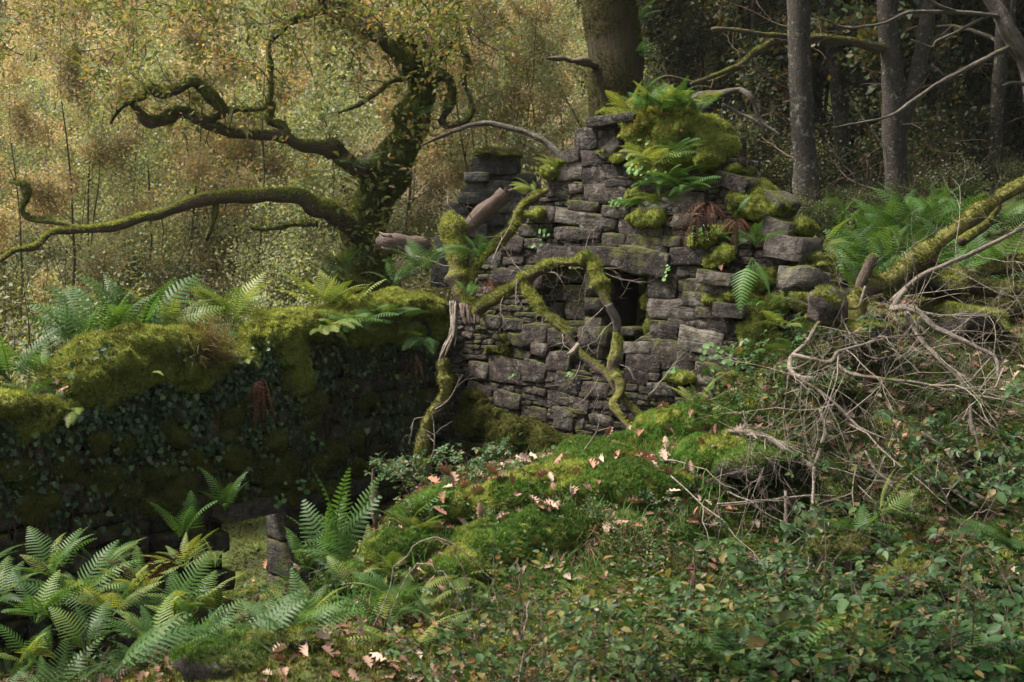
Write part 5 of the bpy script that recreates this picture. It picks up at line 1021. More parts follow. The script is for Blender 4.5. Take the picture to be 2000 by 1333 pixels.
NAMED = [ # label, x, y, depth, size, fronds, material, azimuth, fan, tilt
 ('single broad fern frond reaching across the bottom left corner', 215, 1325, 6.0, .62, 3, 'fern', 0.5, .9, .35), ('tall upright fern standing right of the doorway', 650, 1130, 8.9, .85, 7, 'fern', None, 6.28, -.45), ('upright fern in front of the doorway jamb', 600, 1120, 9.2, .5, 6, 'fern', None, 6.28, -.3),
 ('fern on the slope right of the doorway', 715, 1130, 8.7, .55, 8, 'fern', None, 6.28, 0), ('fern half way up the mossy slope', 790, 1040, 8.9, .45, 7, 'fern', None, 6.28, 0), ('low fern on the mossy slope with leaves around', 740, 1230, 7.6, .5, 8, 'fern', None, 6.28, .1), ('low fern near the bottom centre', 800, 1290, 6.7, .45, 7, 'fern_y', None, 6.28, .2),
 ('yellowish fern hanging at the bank edge', 900, 1130, 8.0, .4, 5, 'fern_y', DN, 2.2, .5), ('small fern climbing the ivy wall left of the lintel', 440, 1000, 10.6, .42, 6, 'fern', None, 6.28, -.3), ('upright thin fern before the lintel', 360, 1060, 9.9, .5, 5, 'fern', None, 6.28, -.4),
 ('fern standing left behind the mossy hump of the wall', 150, 695, 11.4, .8, 8, 'fern', None, 6.28, -.1), ('row end fern with upright fronds behind the mossy hump', 205, 680, 11.5, .8, 7, 'fern', None, 6.28, -.25), ('ladder-like fern behind the mossy hump', 270, 665, 11.7, .8, 7, 'fern', None, 6.28, -.3), ('pale fern at the crest of the mossy hump', 325, 655, 11.8, .66, 7, 'fern_y', None, 6.28, -.15),
 ('fern spilling over the wall end at the far left', 20, 745, 10.5, .65, 9, 'fern', None, 6.28, 0), ('fern on the wall top near the left edge', 90, 740, 10.9, .5, 8, 'fern', None, 6.28, 0), ('low ferns with dead leaves at the left wall end', 60, 780, 10.5, .4, 7, 'fern', DN, 3, .2), ('bright fern frond hanging down the left end of the ivy wall', 150, 800, 10.3, .36, 3, 'fern_y', DN, .8, .9), ('short fern drooping at the left edge of the wall', 70, 830, 10.2, .3, 3, 'fern_y', DN, 1.2, .7),
 ('yellow-green fern clump behind the dip in the wall', 455, 640, 12.5, .66, 10, 'fern_y', None, 6.28, -.2), ('fern in the dip between the two moss humps', 490, 670, 12.3, .42, 7, 'fern', None, 6.28, 0), ('small bright fern hanging below the second moss hump', 490, 700, 11.9, .3, 4, 'fern_y', DN, 1.4, .8), ('small fern on the face of the first moss hump', 290, 735, 10.9, .3, 4, 'fern_y', DN, 2.6, .2),
 ('fern on the back of the wall near the oak', 635, 610, 13.2, .6, 10, 'fern_y', None, 6.28, -.1), ('fern on the crest right of the second moss hump', 690, 612, 13.3, .55, 10, 'fern_y', None, 6.28, 0), ('pale fern drooping over the upper wall face', 640, 645, 12.6, .55, 10, 'fern_y', DN, 2.4, .45), ('large fern drooping over the ivy near the corner', 700, 640, 12.9, .6, 12, 'fern', DN, 2.6, .45), ('fern spilling from the wall top near the corner', 745, 625, 13.2, .5, 10, 'fern', DN, 3, .3),
 ('fern hanging at the wall corner beside the pale torn wood', 835, 660, 13.2, .45, 5, 'fern', DN - .4, 1.6, .75), ('fern on the wall corner under the oak', 770, 560, 14.2, .5, 8, 'fern_d', None, 6.28, -.1), ('shaded fern left of the broken bough', 830, 530, 14.0, .5, 8, 'fern_d', None, 6.28, -.1), ('fern growing on the mossy bough fork', 935, 505, 12.0, .4, 9, 'fern', DN - .9, 3.4, .1), ('small fern on the bough near the corner', 915, 580, 11.9, .26, 6, 'fern', None, 6.28, 0),
 ('little fern beside the left shoulder of the gable', 1085, 330, 12.4, .26, 6, 'fern_y', math.pi, 2.8, .2), ('small fern on the upper left ledge of the gable', 1045, 375, 12.6, .26, 6, 'fern_y', math.pi, 3, .2), ('tiny fern under the bough at the window', 1150, 512, 11.4, .2, 4, 'fern', None, 6.28, 0),
 ('fern in the middle of the gable above the dead bracken', 1275, 325, 11.5, .48, 8, 'fern_y', DN, 3, .45), ('fern fronds dangling on the upper gable', 1290, 365, 11.45, .46, 8, 'fern', DN, 2.4, .6), ('fern left of the rusty dead fern on the gable', 1262, 405, 11.5, .42, 7, 'fern', DN - .5, 2.2, .5), ('fern at the top of the rusty dead fern', 1335, 375, 11.2, .42, 8, 'fern', DN, 3, .3), ('fern sprig at the right end of the rusty patch', 1440, 415, 10.9, .28, 3, 'fern', .3, 1.2, -.1),
 ('fern clump on the right slope of the gable', 1475, 480, 10.75, .34, 6, 'fern', None, 6.28, .1), ('long green fern frond hanging straight down on the gable', 1468, 505, 10.6, .5, 4, 'fern', DN, .5, 1.75), ('yellow fern on the ground just behind the gable slope', 1600, 490, 11.6, .4, 7, 'fern_y', None, 6.28, 0),
 ('fern at the bottom edge right of centre', 1440, 1320, 5.9, .4, 7, 'fern', None, 6.28, 0), ('fern frond reaching right along the bottom edge', 1560, 1310, 5.9, .4, 4, 'fern', .4, 1.4, .1), ('yellow-green fern frond in the brambles', 1720, 1010, 8.2, .45, 4, 'fern_y', .3, 1.4, .0), ('small fern below the bank in the brambles', 1680, 1050, 8.0, .36, 5, 'fern', None, 6.28, .1), ('shaded fern at the right edge', 1985, 1080, 7.2, .45, 6, 'fern_d', math.pi, 2.6, .1),
 ('fern at the bottom right corner', 1890, 1300, 5.9, .4, 8, 'fern_d', None, 6.28, 0), ('fern low in the brambles near the bottom right', 1790, 1320, 5.8, .36, 7, 'fern_d', None, 6.28, 0), ('small thin fern at the foot of the gable', 1365, 800, 10.5, .36, 6, 'fern_y', None, 6.28, -.3), ('fern tuft at the bank edge below the gable', 1400, 1060, 8.4, .3, 5, 'fern_d', DN, 2.4, .5), ('fern hanging in the dark hollow', 1560, 1080, 8.2, .34, 4, 'fern_d', DN, 2.4, .4),
 ('fern on the big trunk behind the gable, lower', 1250, 190, 14.6, .4, 7, 'fern_d', .2, 3, .0), ('fern on the big trunk behind the gable, middle', 1250, 110, 14.7, .36, 7, 'fern_d', .2, 3, .1), ('fern on the big trunk behind the gable, top', 1245, 40, 14.8, .36, 7, 'fern_d', .2, 3, .1), ('fern at the foot of the oak', 670, 540, 17.0, .6, 9, 'fern_d', None, 6.28, 0), ('fern on the oak trunk above the fork', 815, 230, 17.7, .5, 8, 'fern_d', None, 6.28, .2), ('fern on the oak limb fork', 690, 330, 17.5, .5, 8, 'fern_d', None, 6.28, .2)]
for (lab, px, py, Y, s, n, mt, az, fan, tl) in NAMED: fern(lab, px, py, Y, s, n, mt, None, az, fan, tl)
for i, px in enumerate((1232, 1258, 1284, 1310, 1338, 1362)):
    fern('%s tuft of the fern row crowning the mossy peak' % ('leftmost', 'second', 'third', 'fourth', 'fifth', 'rightmost')[i], px, 222 + (i == 0) * 3, 12.0 - .08 * i, (.34, .4, .42, .42, .42, .34)[i], 9, 'fern' if i % 2 else 'fern_y', 'fern row on the mossy peak', tilt=-.05)
rg2 = np.random.default_rng(8)
for i in range(44):
    px = rg2.uniform(1590, 1970); Y = rg2.uniform(12.2, 19); p = at(px, 500, Y)
    fern('green fern in the bank of ferns behind the gable on the right', 0, 0, 0, rg2.uniform(.6, .95), 9, 'fern_d' if i % 3 else 'fern', 'bank of ferns behind the gable', loc=gpt(p[0], Y), tilt=-.1)
for i in range(12):
    px = rg2.uniform(380, 900); Y = rg2.uniform(15, 19); p = at(px, 560, Y)
    fern('dark fern in the undergrowth behind the ivy wall', 0, 0, 0, rg2.uniform(.6, 1.0), 8, 'fern_d', 'ferns behind the ivy wall', loc=gpt(p[0], Y), tilt=-.1)
for i, (px, py, Y, s) in enumerate(((1500, 600, 10.45, .3), (1530, 640, 10.3, .3), (1560, 690, 10.1, .34), (1460, 700, 10.5, .28), (1430, 745, 10.5, .3), (1545, 560, 10.4, .26), (1310, 350, 11.3, .4), (1300, 400, 11.35, .4), (1325, 300, 11.5, .36), (1395, 470, 10.95, .3), (1250, 310, 11.65, .3))):
    fern(('small fern among the mossy stones right of the gable', 'fern in the green cascade below the mossy peak')[i in (6, 7, 8, 10)], px, py, Y, s, 6, ('fern', 'fern_y', 'fern_d')[i % 3], ('small ferns right of the gable', 'fern cascade on the gable')[i in (6, 7, 8, 10)], DN, 3.0, .35)
for x_, y_ in ((-3.0, 13.1), (-2.75, 12.8), (-3.3, 13.5), (-2.9, 13.8), (-3.5, 12.9)):
    fern('small fern outside the wall seen through the low doorway', 0, 0, 0, .24, 6, 'fern_y', 'ferns outside the doorway', loc=gpt(x_, y_))
# dead rust-brown ferns
for lab, px, py, Y, s, n, fan in (('rust-brown dead fern hanging on the upper right of the gable', 1385, 395, 11.0, .36, 30, 3.2), ('rusty dead fern fronds trailing lower on the gable', 1360, 420, 11.05, .36, 26, 2.8), ('dead brown fern at the right of the rusty patch', 1440, 430, 10.8, .30, 22, 3.0), ('dark red-brown dead fern hanging in the ivy', 512, 735, 11.7, .55, 14, 1.2),
       ('dead brown fern under the left wall end', 55, 850, 10.1, .4, 9, 1.2), ('brown dead frond beside the corner', 812, 690, 13.1, .4, 6, .8), ('rusty dead fern at the bough fork', 955, 545, 12.1, .36, 12, 2.0), ('dead brown fern in the bright fern bed', 290, 1160, 8.0, .5, 5, 3)):
    fern(lab, px, py, Y, s, n, 'fern_rust', 'dead brown ferns', DN, fan, (1.9 if px < 900 else 1.5) if py < 1000 else .1, nm='dead_fern', tj=.35)

# ------------------------------------------------------------------ ivy on the long wall
V_, N_ = [], []; stems = []
for k in range(170):
    px = rng.uniform(-20, 850); u, _ = LWALL.uv(px, 800); z = l_top(u) - rng.uniform(-.05, .25); L = rng.uniform(.4, 1.7) * (1.0 if px < 760 else .6); P = []
    uu = u
    while L > 0:
        P.append(LWALL.pt(uu, .09 + .05 * math.sin(8 * z + k), z)); z -= .045; uu += rng.normal(0, .012); L -= .045
    P = np.array(P)
    if len(P) < 4: continue
    stems.append((P, np.full(len(P), .004))); q = P[rng.integers(0, len(P), len(P) * 3 // 2)]; V_.append(q + rng.normal(0, .035, q.shape))
for k in range(22):     # denser mats under the moss
    px, py = rng.uniform(150, 840), rng.uniform(690, 860); c = LWALL.on(px, py, .1); n = int(rng.uniform(60, 170)); d = rng.normal(0, 1, (n, 2)) * np.array([.22, .12])
    V_.append(c + np.column_stack([LWALL.d[0] * d[:, 0], LWALL.d[1] * d[:, 0], d[:, 1]]) + rng.normal(0, .03, (n, 3)))
V_ = np.concatenate(V_); uq = (V_[:, :2] - LWALL.o) @ LWALL.d; ok = ~((uq > du0 - .05) & (uq < du1 + .05) & (V_[:, 2] < dtop - .12)); ok &= ~((uq > du0 - .9) & (uq < du1 + .2) & (V_[:, 2] > dtop - .14) & (V_[:, 2] < dtop + .15)) & (fbm(V_, 1.6, 2, 12) > -.22); V_ = V_[ok]
nn = rng.normal(0, .45, V_.shape) + np.array([LWALL.n[0], LWALL.n[1], .5]); spin = rng.normal(0, .5, V_.shape) + np.array([0, 0, -1.0])
ivy = thing('ivy_plant', 'dark trailing ivy hanging in strands over the long wall', 'ivy', LWALL.pt(3, .1, -2.4))
V, F = scatter(IVY[0], IVY[1], V_, frames(nn, rng, spin), rng.uniform(.022, .05, len(V_)) * rng.choice([1, 1, 1.6], len(V_))); link('ivy_leaves', mesh('ivy_leaves', V, F, M['ivy']), ivy, kind='stuff'); print('ivy', len(V_))
V, F = tubes(stems, 3); link('stems', mesh('stems', V, F, M['twig_d']), ivy, kind='stuff')

# ------------------------------------------------------------------ pennywort on the stones (round leaves)
rl = mesh('leaf', ROUND[0], ROUND[1], M['penny'])
def pennywort(lab, spots, wall, off=.05):
    c = wall.on(*spots[0][:2], off); t = thing('pennywort', lab, 'plant', c, 'round-leaved pennyworts on the walls')
    for (px, py, n, spr, s) in spots:
        for k in range(n):
            p = wall.on(px + rng.normal(0, spr), py + rng.normal(0, spr * .8), off + rng.uniform(0, .06))
            nrm = unit(np.array([wall.n[0], wall.n[1], .6]) + rng.normal(0, .3, 3))
            o = link('leaf', rl, t, local=True); o.location = Vector(p - c); o.rotation_euler = Vector(nrm).to_track_quat('Z', 'Y').to_euler(); q = s * rng.uniform(.6, 1.2); o.scale = (q, q, q)
pennywort('large pennywort patch under the mossy peak', [(1262, 290, 16, 12, .05), (1275, 312, 14, 14, .05), (1258, 335, 10, 10, .045), (1310, 330, 8, 9, .05), (1280, 350, 10, 12, .04)], GWALL, .1)
pennywort('pennywort with pale leaves in the rusty fern', [(1384, 446, 8, 8, .055), (1380, 460, 6, 8, .05)], GWALL, .12)
pennywort('pennywort cluster on the lower right stones', [(1408, 682, 16, 14, .055), (1435, 700, 10, 10, .055), (1450, 720, 8, 10, .05)], GWALL, .12)
pennywort('small pennywort left of the big dark block', [(1214, 395, 6, 6, .04), (1208, 402, 4, 5, .035)], GWALL)
pennywort('pennywort sprig below the long pale stone', [(1070, 455, 6, 7, .045), (1058, 475, 5, 6, .035)], GWALL)
pennywort('pennywort sprig right of the window', [(1312, 528, 6, 6, .05), (1308, 540, 4, 5, .04)], GWALL)
pennywort('pennywort sprig low beneath the window', [(1328, 725, 6, 8, .045)], GWALL)
pennywort('pennywort sprig on the dark lower gable', [(1015, 735, 4, 5, .04), (1120, 728, 4, 4, .035)], GWALL)
pennywort('pennywort below the mossy stones of the long wall', [(555, 945, 8, 10, .06), (520, 972, 6, 9, .05)], LWALL, .2)
pennywort('pennywort sprig among the ivy', [(598, 858, 4, 8, .05), (455, 912, 5, 7, .045)], LWALL, .15)
pennywort('pennywort high under the corner ferns', [(770, 700, 6, 9, .05), (715, 715, 4, 6, .045)], LWALL, .12)
pennywort('pennywort at the foot of the gable by the bank', [(1150, 885, 16, 16, .055), (1120, 880, 8, 10, .05)], GWALL, .4)

# ------------------------------------------------------------------ brambles and leafy shrubs in front
def bush_protos(seed, tmpl, leaf, mat, n, rad, hgt, stem_mat='twig_d'):
    rg_ = np.random.default_rng(seed); out, tips = [], []
    for k in range(7):
        a = rg_.uniform(0, 6.283); grow(np.array([rg_.normal(0, .1), rg_.normal(0, .1), -.05]), np.array([math.cos(a) * .8, math.sin(a) * .8, 1.0]), .006, rad * 1.5, rg_, out, tips, 1, .3, -.25, 4, .6, .5, .1)
    T = np.array(tips); i = rg_.integers(0, len(T), n); p = T[i] * np.array([1, 1, hgt]) + rg_.normal(0, .05, (n, 3)); p[:, 2] = np.abs(p[:, 2])
    nn = rg_.normal(0, .4, p.shape) + np.array([0, -.35, .9])
    V, F = scatter(tmpl[0], tmpl[1], p, frames(nn, rg_), leaf * rg_.uniform(.45, 1.35, n)); w = tubes(out, 4)
    return mesh('stems', w[0], w[1], M[stem_mat]), mesh('foliage', V, F, M[mat]), T
BR = [bush_protos(500 + k, TRI, .072, 'bramble', 170, .55, .8) for k in range(4)]
HZ = [bush_protos(520 + k, OVATE, .057, 'hazel', 400, .5, 1.1) for k in range(3)]
trileaf = mesh('leaf', TRI[0], TRI[1], M['bramble']); ovleaf = mesh('leaf', OVATE[0], OVATE[1], M['hazel'])
def bush(name, proto, lf, ls, lab, cat, group, p, s, nl=8):
    t = thing(name, lab, cat, p, group, rng.uniform(0, 6.28)); t.scale = (s,) * 3
    link('stems', proto[0], t, local=True); o = link('foliage', proto[1], t, local=True, kind='stuff')
    for k in range(nl):
        o = link('leaf', lf, t, local=True); q = proto[2][int(rng.integers(len(proto[2])))] * np.array([1, 1, .9]); o.location = Vector(q) + Vector((0, 0, .06))
        o.rotation_euler = (rng.normal(0, .4), rng.normal(0, .4), rng.uniform(0, 6.28)); z = ls * rng.uniform(.9, 1.4); o.scale = (z, z, z)
for i in range(42):
    X = rng.uniform(1.3, 4.4); Y = rng.uniform(5.3, 9.3)
    if X < 2.2 and Y > 7.6: Y = rng.uniform(5.3, 7.6)
    if X > .44 * Y + .3: X = rng.uniform(.2, .42) * Y
    if X > 2.9 and 8.3 < Y < 9.5 and i % 3: Y = rng.uniform(6, 8.2)
    fr = Y < 6.8; hi = Y > 8.3
    bush('bramble_bush', BR[i % 4], trileaf, .065, 'bramble with dark three-part leaves low at the bottom right' if fr else 'bramble climbing the shaded right bank' if hi else 'bramble in the dark hollow of the lower right', 'bramble', 'brambles at the bottom right' if fr else 'brambles on the right bank' if hi else 'brambles in the hollow', gpt(X, Y, -.02), rng.uniform(.8, 1.2))
for i, (px, py, Y) in enumerate([(1560, 700, 10.2), (1600, 730, 10.0), (1520, 740, 10.2), (1640, 700, 10.2), (1700, 760, 9.8), (1560, 790, 9.9), (1480, 760, 10.3), (1760, 720, 10), (1850, 760, 9.7), (1620, 860, 9.4), (1700, 850, 9.3), (1930, 760, 9.8), (1780, 830, 9.4), (1560, 640, 10.2), (1620, 940, 9.0), (1700, 930, 8.9)]):
    p = at(px, py, Y); bush('bramble_bush', BR[i % 4], trileaf, .055, 'bramble sprawling under the fallen tree beside the gable', 'bramble', 'brambles under the fallen tree', gpt(p[0], Y, -.03), rng.uniform(.55, .85), 5)
for i in range(17):
    X = rng.uniform(-.35, 1.5); Y = rng.uniform(5.4, 7.9 if X < .2 else 7.3)
    bush('leafy_shrub', HZ[i % 3], ovleaf, .05, 'small-leaved shrub with some yellow leaves at the bottom centre', 'shrub', 'yellow-flecked shrubs at the bottom centre', gpt(X, Y, -.02), rng.uniform(.75, 1.05), 8)
for i in range(26):
    px = rng.uniform(760, 1420); Y = rng.uniform(8.1, 9.4); p = at(px, 1000, Y)
    bush('leafy_seedling', HZ[i % 3] if i % 2 else BR[i % 4], ovleaf if i % 2 else trileaf, .045, 'small leafy sprig growing out of the moss on the bank', 'plant', 'leafy sprigs on the bank', gpt(p[0], Y, -.03), rng.uniform(.25, .42), 2)
for i, (px, py, Y) in enumerate([(880, 960, 10.2), (960, 940, 10.4), (1010, 900, 10.8), (830, 1000, 9.6), (900, 1010, 9.4), (1060, 1010, 9.0), (560, 1180, 8.2), (620, 1200, 8.0), (860, 1160, 7.9), (330, 1150, 8.3), (140, 1150, 8.6)]):
    p = at(px, py, Y); bush('leafy_seedling', BR[i % 4], trileaf, .05, 'young bramble sprays at the left rim of the mossy bank' if i < 6 else 'young bramble shoots among the ferns', 'bramble', 'young brambles on the bank rim' if i < 6 else 'young brambles among the ferns', gpt(p[0], Y, -.02), rng.uniform(.45, .65), 4)

for i in range(26):      # bare arching runners through the brambles
    X = rng.uniform(-.2, 3.2); Y = rng.uniform(5.6, 8.6); g = gpt(X, Y); a_ = rng.uniform(0, 6.28); L = rng.uniform(.5, 1.2); h = rng.uniform(.3, .65)
    q = [g + np.array([math.cos(a_) * L * f, math.sin(a_) * L * .5 * f, h * 4 * f * (1 - f) ** .8]) for f in (0, .25, .5, .75, 1)]
    P = spline(np.array(q), 5) + rng.normal(0, .008, (21, 3)); V, F = tube(P, np.linspace(.005, .0025, len(P)), 5)
    o = link('bramble_runner', mesh('bramble_runner', V - g, F, M['twig_d' if i % 3 else 'twig'], True), None, g); tag(o, 'bare arching bramble runner over the undergrowth', 'bramble', 'bare bramble runners', 'thing')
# ------------------------------------------------------------------ ground cover: moss, grass, litter
sel = (GV[GF].mean(1)[:, 0] > -5.2) & (GV[GF].mean(1)[:, 0] < 5.6) & (GV[GF].mean(1)[:, 1] > 4.8) & (GV[GF].mean(1)[:, 1] < 15.5); GFn = GF[sel]
def gmask(fn): return lambda P, Nn: fn(P)
def bank(P): return (P[:, 0] > -1.1) & (P[:, 0] < 2.3) & (P[:, 1] > 8.2) & (P[:, 1] < 11.4)
f = fuzz(GV, GFn, 2200, .032, rng, -1, STAR, lambda P, Nn: bank(P) & (fbm(P, 1.3, 3, 50) > -.4)); o = link('green_moss', mesh('green_moss', f[0], f[1], M['moss_g']), kind='stuff'); o['label'] = 'bright green moss carpet on the bank before the gable'
f = fuzz(GV, GFn, 900, .034, rng, -1, STAR, lambda P, Nn: (fbm(P, 1.1, 3, 60) > np.where(bank(P), .45, .1)) & (P[:, 0] > -2.2)); o = link('yellow_moss', mesh('yellow_moss', f[0], f[1], M['moss']), kind='stuff'); o['label'] = 'yellow-green moss patches over the forest floor'
f = fuzz(GV, GFn, 1500, .034, rng, -1, STAR, lambda P, Nn: ((fbm(P, 1.1, 3, 64) > -.2) | (P[:, 1] < 7.0)) & ((P[:, 1] < 7.4) | (rng.random(len(P)) < .45))); o = link('dark_moss', mesh('dark_moss', f[0], f[1], M['moss_d']), kind='stuff'); o['label'] = 'dark moss over the shaded forest floor'
MV = []
for k, (px, py, Y, s) in enumerate([(1000, 985, 9.3, .26), (1060, 960, 9.5, .26), (1170, 900, 10.0, .3), (1240, 880, 10.2, .26), (1130, 965, 9.4, .3), (1340, 815, 10.5, .3), (1420, 810, 10.4, .3), (1290, 830, 10.5, .22), (1460, 860, 9.8, .3), (1400, 880, 9.8, .26), (860, 1020, 9.1, .24), (960, 1070, 8.7, .26), (800, 1090, 8.6, .22), (1080, 1040, 8.8, .26), (700, 1150, 8.4, .2), (1240, 960, 9.4, .3), (900, 1100, 8.4, .2)]):
    s = s * 1.25; p = at(px, py, Y); g = gpt(p[0], Y); c = [(g - np.array([0, 0, s * .08]), (s * 1.2, s * .95, s * .46), rng.uniform(0, 3)), (g + np.array([s * .7, .05, -.05]), (s * .8, s * .6, s * .28), rng.uniform(0, 3)), (g + np.array([-s * .6, -.08, -.05]), (s * .7, s * .6, s * .28), .5)]
    t = thing('moss_mound', ('%s moss mound on the bank before the gable' % ('bright green' if k % 4 else 'yellow-green')), 'moss', g, 'moss mounds on the bank')
    V, F = remesh_blobs('m', c, .03, .03, 6, 600 + k); link('body', mesh('body', V, F, M['moss_body'], True), t)
    MV.append((V, F)); thr = -.35 if k % 4 else .15
    for nm, mt, sg in (('moss_tufts', 'moss_g', 1), ('yellow_moss_tufts', 'moss', -1)):
        f = fuzz(V, F, 5200, .034 if sg > 0 else .03, rng, -.1, STAR, lambda P, Nn: sg * (fbm(P, 3.0, 3, 15) - thr) > -.08)
        if f: link(nm, mesh(nm, f[0], f[1], M[mt]), t, kind='stuff')
def grass_patch(lab, mat, cond, dens, size, name):
    P, Nn = surf_points(GV, GFn, dens, rng, -1, cond)
    n2 = rng.normal(0, .28, P.shape) + np.array([0, 0, 1.0]); V, F = scatter(BLADE[0], BLADE[1], P, frames(n2, rng), size * rng.uniform(.5, 1.3, len(P))); o = link(name, mesh(name, V, F, M[mat]), kind='stuff'); o['label'] = lab
ctr = [(at(*q)[0], q[2], r) for q, r in (((1190, 960, 9.5), .75), ((1250, 910, 9.9), .5), ((850, 1130, 8.2), .5), ((1050, 1050, 8.8), .6), ((700, 1180, 8.1), .5), ((540, 1230, 7.6), .5))]
grass_patch('fresh green grass on the bank before the gable', 'grass', lambda P, Nn: np.any([np.hypot(P[:, 0] - a, P[:, 1] - b) < r * (1 + .5 * fbm(P, 2, 2, 9)) for a, b, r in ctr], 0), 520, .14, 'grass')
grass_patch('scattered thin grass over the forest floor', 'grass', lambda P, Nn: fbm(P, .9, 3, 90) > .3, 60, .14, 'thin_grass')
# dry grass hanging over the bank edge
P = np.array([at(rng.uniform(1080, 1300), rng.uniform(1000, 1050), rng.uniform(8.5, 8.9)) for _ in range(700)]); P[:, 2] = ground_z(P[:, 0], P[:, 1]); 
sp = rng.normal(0, .5, P.shape) + np.array([0, -.9, -.3]); Rm = frames(sp, rng, rng.normal(0, .3, P.shape) + np.array([0, 0, -1.0])); V, F = scatter(BLADE[0] * np.array([1, .35, 1]), BLADE[1], P, Rm, rng.uniform(.15, .36, len(P)))
o = link('dry_grass', mesh('dry_grass', V, F, M['straw']), kind='stuff'); o['label'] = 'dry straw-coloured grass hanging over the edge of the bank'
tg = lblob(385, 690, 30, 30); gt = thing('dry_grass_tuft', 'dry brown grass tuft hanging over the first moss hump of the wall', 'grass', tg[0])
P = tg[0] + rng.normal(0, .10, (700, 3)) + np.array([LWALL.n[0], LWALL.n[1], .3]) * .12; d = rng.normal(0, .5, P.shape) + np.array([LWALL.n[0] * .5, LWALL.n[1] * .5, .5]); Rm = frames(d, rng, rng.normal(0, .4, P.shape) + np.array([LWALL.n[0], LWALL.n[1], -.8]))
V, F = scatter(BLADE[0] * np.array([1, .5, 1]), BLADE[1], P, Rm, rng.uniform(.14, .3, len(P))); link('blades', mesh('blades', V, F, M['straw']), gt, kind='stuff')
# fallen oak leaves: the three hundred largest as objects of their own, the rest as litter
lv = [mesh('fallen_oak_leaf', OAK[0] * np.array([1, 1, c]) + np.column_stack([np.zeros(len(OAK[0])), np.zeros(len(OAK[0])), .12 * np.sin(OAK[0][:, 0] * 4 + c)]), OAK[1], M['litter']) for c in (1, 2.2, -1.4, 3)]
spots = []
for k in range(290):
    q = rng.random()
    if q < .55: spots.append((rng.uniform(820, 1420), rng.uniform(830, 1060), None))
    elif q < .75: spots.append((rng.uniform(380, 900), rng.uniform(1050, 1320), None))
    else: spots.append((rng.uniform(1380, 1760), rng.uniform(660, 900), None))
nlv = 0
from mathutils.bvhtree import BVHTree
_mv, _mf = join([(V, tris(F)) for V, F in MV]); BVH = BVHTree.FromPolygons(_mv.tolist(), np.concatenate(_mf).tolist())
GZf = lambda x, y: ground_z(x, y)[0]
for (px, py, _) in spots:
    d = at(px, py, 1.0) - np.array([0, 0, EYE]); hit = None
    ys = np.arange(5, 14, .06); q = np.array([0, 0, EYE]) + d[None] * ys[:, None]; gz = ground_z(q[:, 0], q[:, 1]); h = np.where(q[:, 2] < gz)[0]
    if len(h) == 0: continue
    p = q[h[0]]; p[2] = gz[h[0]] + rng.uniform(.02, .08)
    hit = BVH.ray_cast(Vector((p[0], p[1], 3.0)), Vector((0, 0, -1)))
    if hit[0] is not None: p[2] = max(p[2], hit[0].z + .03)
    ba = 820 < px < 1420 and py < 1070
    o = link('fallen_oak_leaf', lv[nlv % 4], None, p, (rng.normal(0, .5), rng.normal(0, .5), rng.uniform(0, 6.28)), rng.uniform(.085, .14))
    tag(o, 'pinkish brown fallen oak leaf on the mossy bank' if ba else 'brown fallen oak leaf on the slope among the ferns' if px < 900 else 'brown fallen oak leaf under the brambles by the gable', 'leaf', 'fallen oak leaves on the bank' if ba else 'fallen oak leaves among the ferns' if px < 900 else 'fallen oak leaves by the gable', 'thing'); nlv += 1
P, Nn = surf_points(GV, GFn, 100, rng, -1, lambda P, Nn: (P[:, 1] < 11) | (P[:, 0] > -.6)); n2 = Nn + rng.normal(0, .45, P.shape); V, F = scatter(OAK[0], OAK[1], P + np.array([0, 0, .02]), frames(n2, rng), rng.uniform(.06, .11, len(P)))
o = link('leaf_litter', mesh('leaf_litter', V, F, M['litter_s']), kind='stuff'); o['label'] = 'thin litter of brown oak leaves over the forest floor'
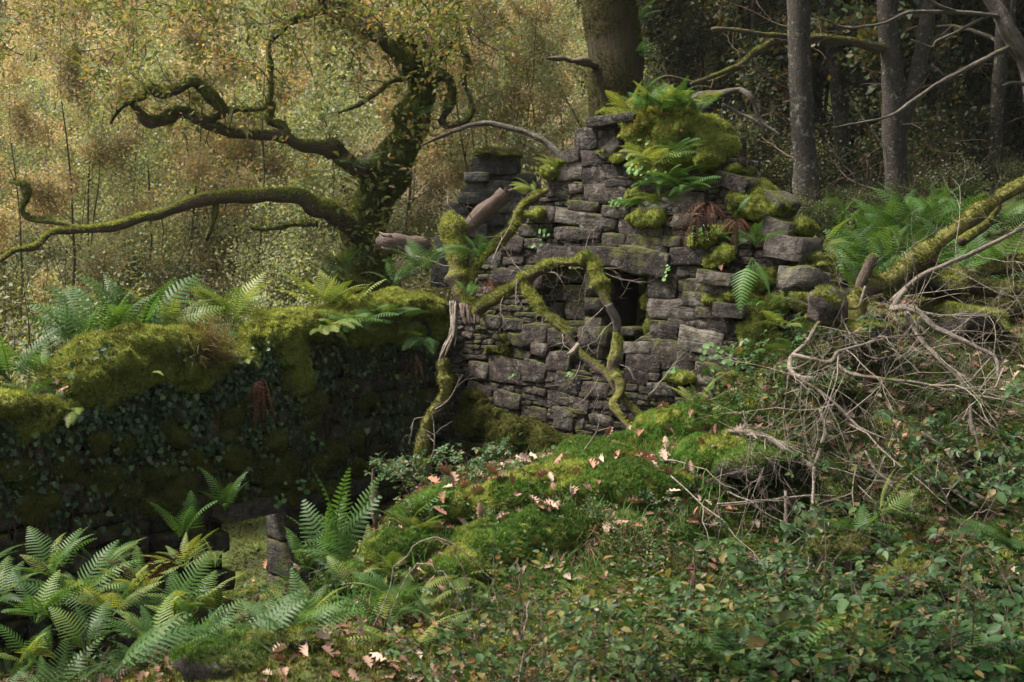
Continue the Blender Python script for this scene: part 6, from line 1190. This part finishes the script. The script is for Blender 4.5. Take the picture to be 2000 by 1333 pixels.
# leaves caught on the wall tops
for i, (px, py, wl, off) in enumerate([(200, 690, LWALL, -.1), (225, 684, LWALL, -.15), (98, 760, LWALL, .1), (105, 742, LWALL, .1), (75, 775, LWALL, .15), (1430, 520, GWALL, .2), (1440, 545, GWALL, .2), (1320, 235, GWALL, .1), (1365, 262, GWALL, .3), (600, 640, LWALL, .1)]):
    o = link('fallen_oak_leaf', lv[i % 4], None, wl.on(px, py, off), (rng.normal(.4, .4), rng.normal(0, .4), rng.uniform(0, 6.28)), .1); tag(o, 'fallen oak leaf caught on the stones of the walls', 'leaf', 'leaves caught on the walls', 'thing')
# ------------------------------------------------------------------ the damp air between the trees
hx0, hx1, hy0, hy1, hz0, hz1 = -160, 160, -50, 165, float(GV[:, 2].min()) - 1.0, float(GV[:, 2].max()) + 14.0
c = np.array([[x, y, z] for z in (hz0, hz1) for (x, y) in ((hx0, hy0), (hx1, hy0), (hx1, hy1), (hx0, hy1))])
hm, t_, N_, L_ = new_mat('damp_air'); pv = N_('VolumePrincipled'); pv.inputs['Density'].default_value = 0.0003; pv.inputs['Color'].default_value = (.93, .95, .9, 1); pv.inputs['Anisotropy'].default_value = .2
om = N_('OutputMaterial'); L_(pv.outputs[0], om.inputs['Volume'])
ho = link('haze', mesh('haze', c, np.array([[0, 3, 2, 1], [4, 5, 6, 7], [0, 1, 5, 4], [1, 2, 6, 5], [2, 3, 7, 6], [3, 0, 4, 7]]), hm), kind='stuff'); ho['label'] = 'thin damp haze in the woodland air'

# ------------------------------------------------------------------ labels: alike neighbours are told apart by their order across the view
ORD = ('first second third fourth fifth sixth seventh eighth ninth tenth eleventh twelfth thirteenth fourteenth fifteenth sixteenth seventeenth eighteenth nineteenth twentieth '
       'twenty-first twenty-second twenty-third twenty-fourth twenty-fifth twenty-sixth twenty-seventh twenty-eighth twenty-ninth thirtieth').split()
same = {}
for o in SC.objects:
    if o.parent is None and o.get('label') and o.get('kind') == 'thing': same.setdefault(o['label'], []).append(o)
for lab, os_ in same.items():
    if not 2 <= len(os_) <= 30: continue
    os_ = [o for o in os_ if o.location.y > 3 and abs(o.location.x / o.location.y) < .44]; os_.sort(key=lambda o: o.location.x / o.location.y)
    for i, o in enumerate(os_):
        new = lab + ', ' + ORD[i] + ' from the left'
        if len(new.split()) <= 16 and len(os_) > 1: o['label'] = new
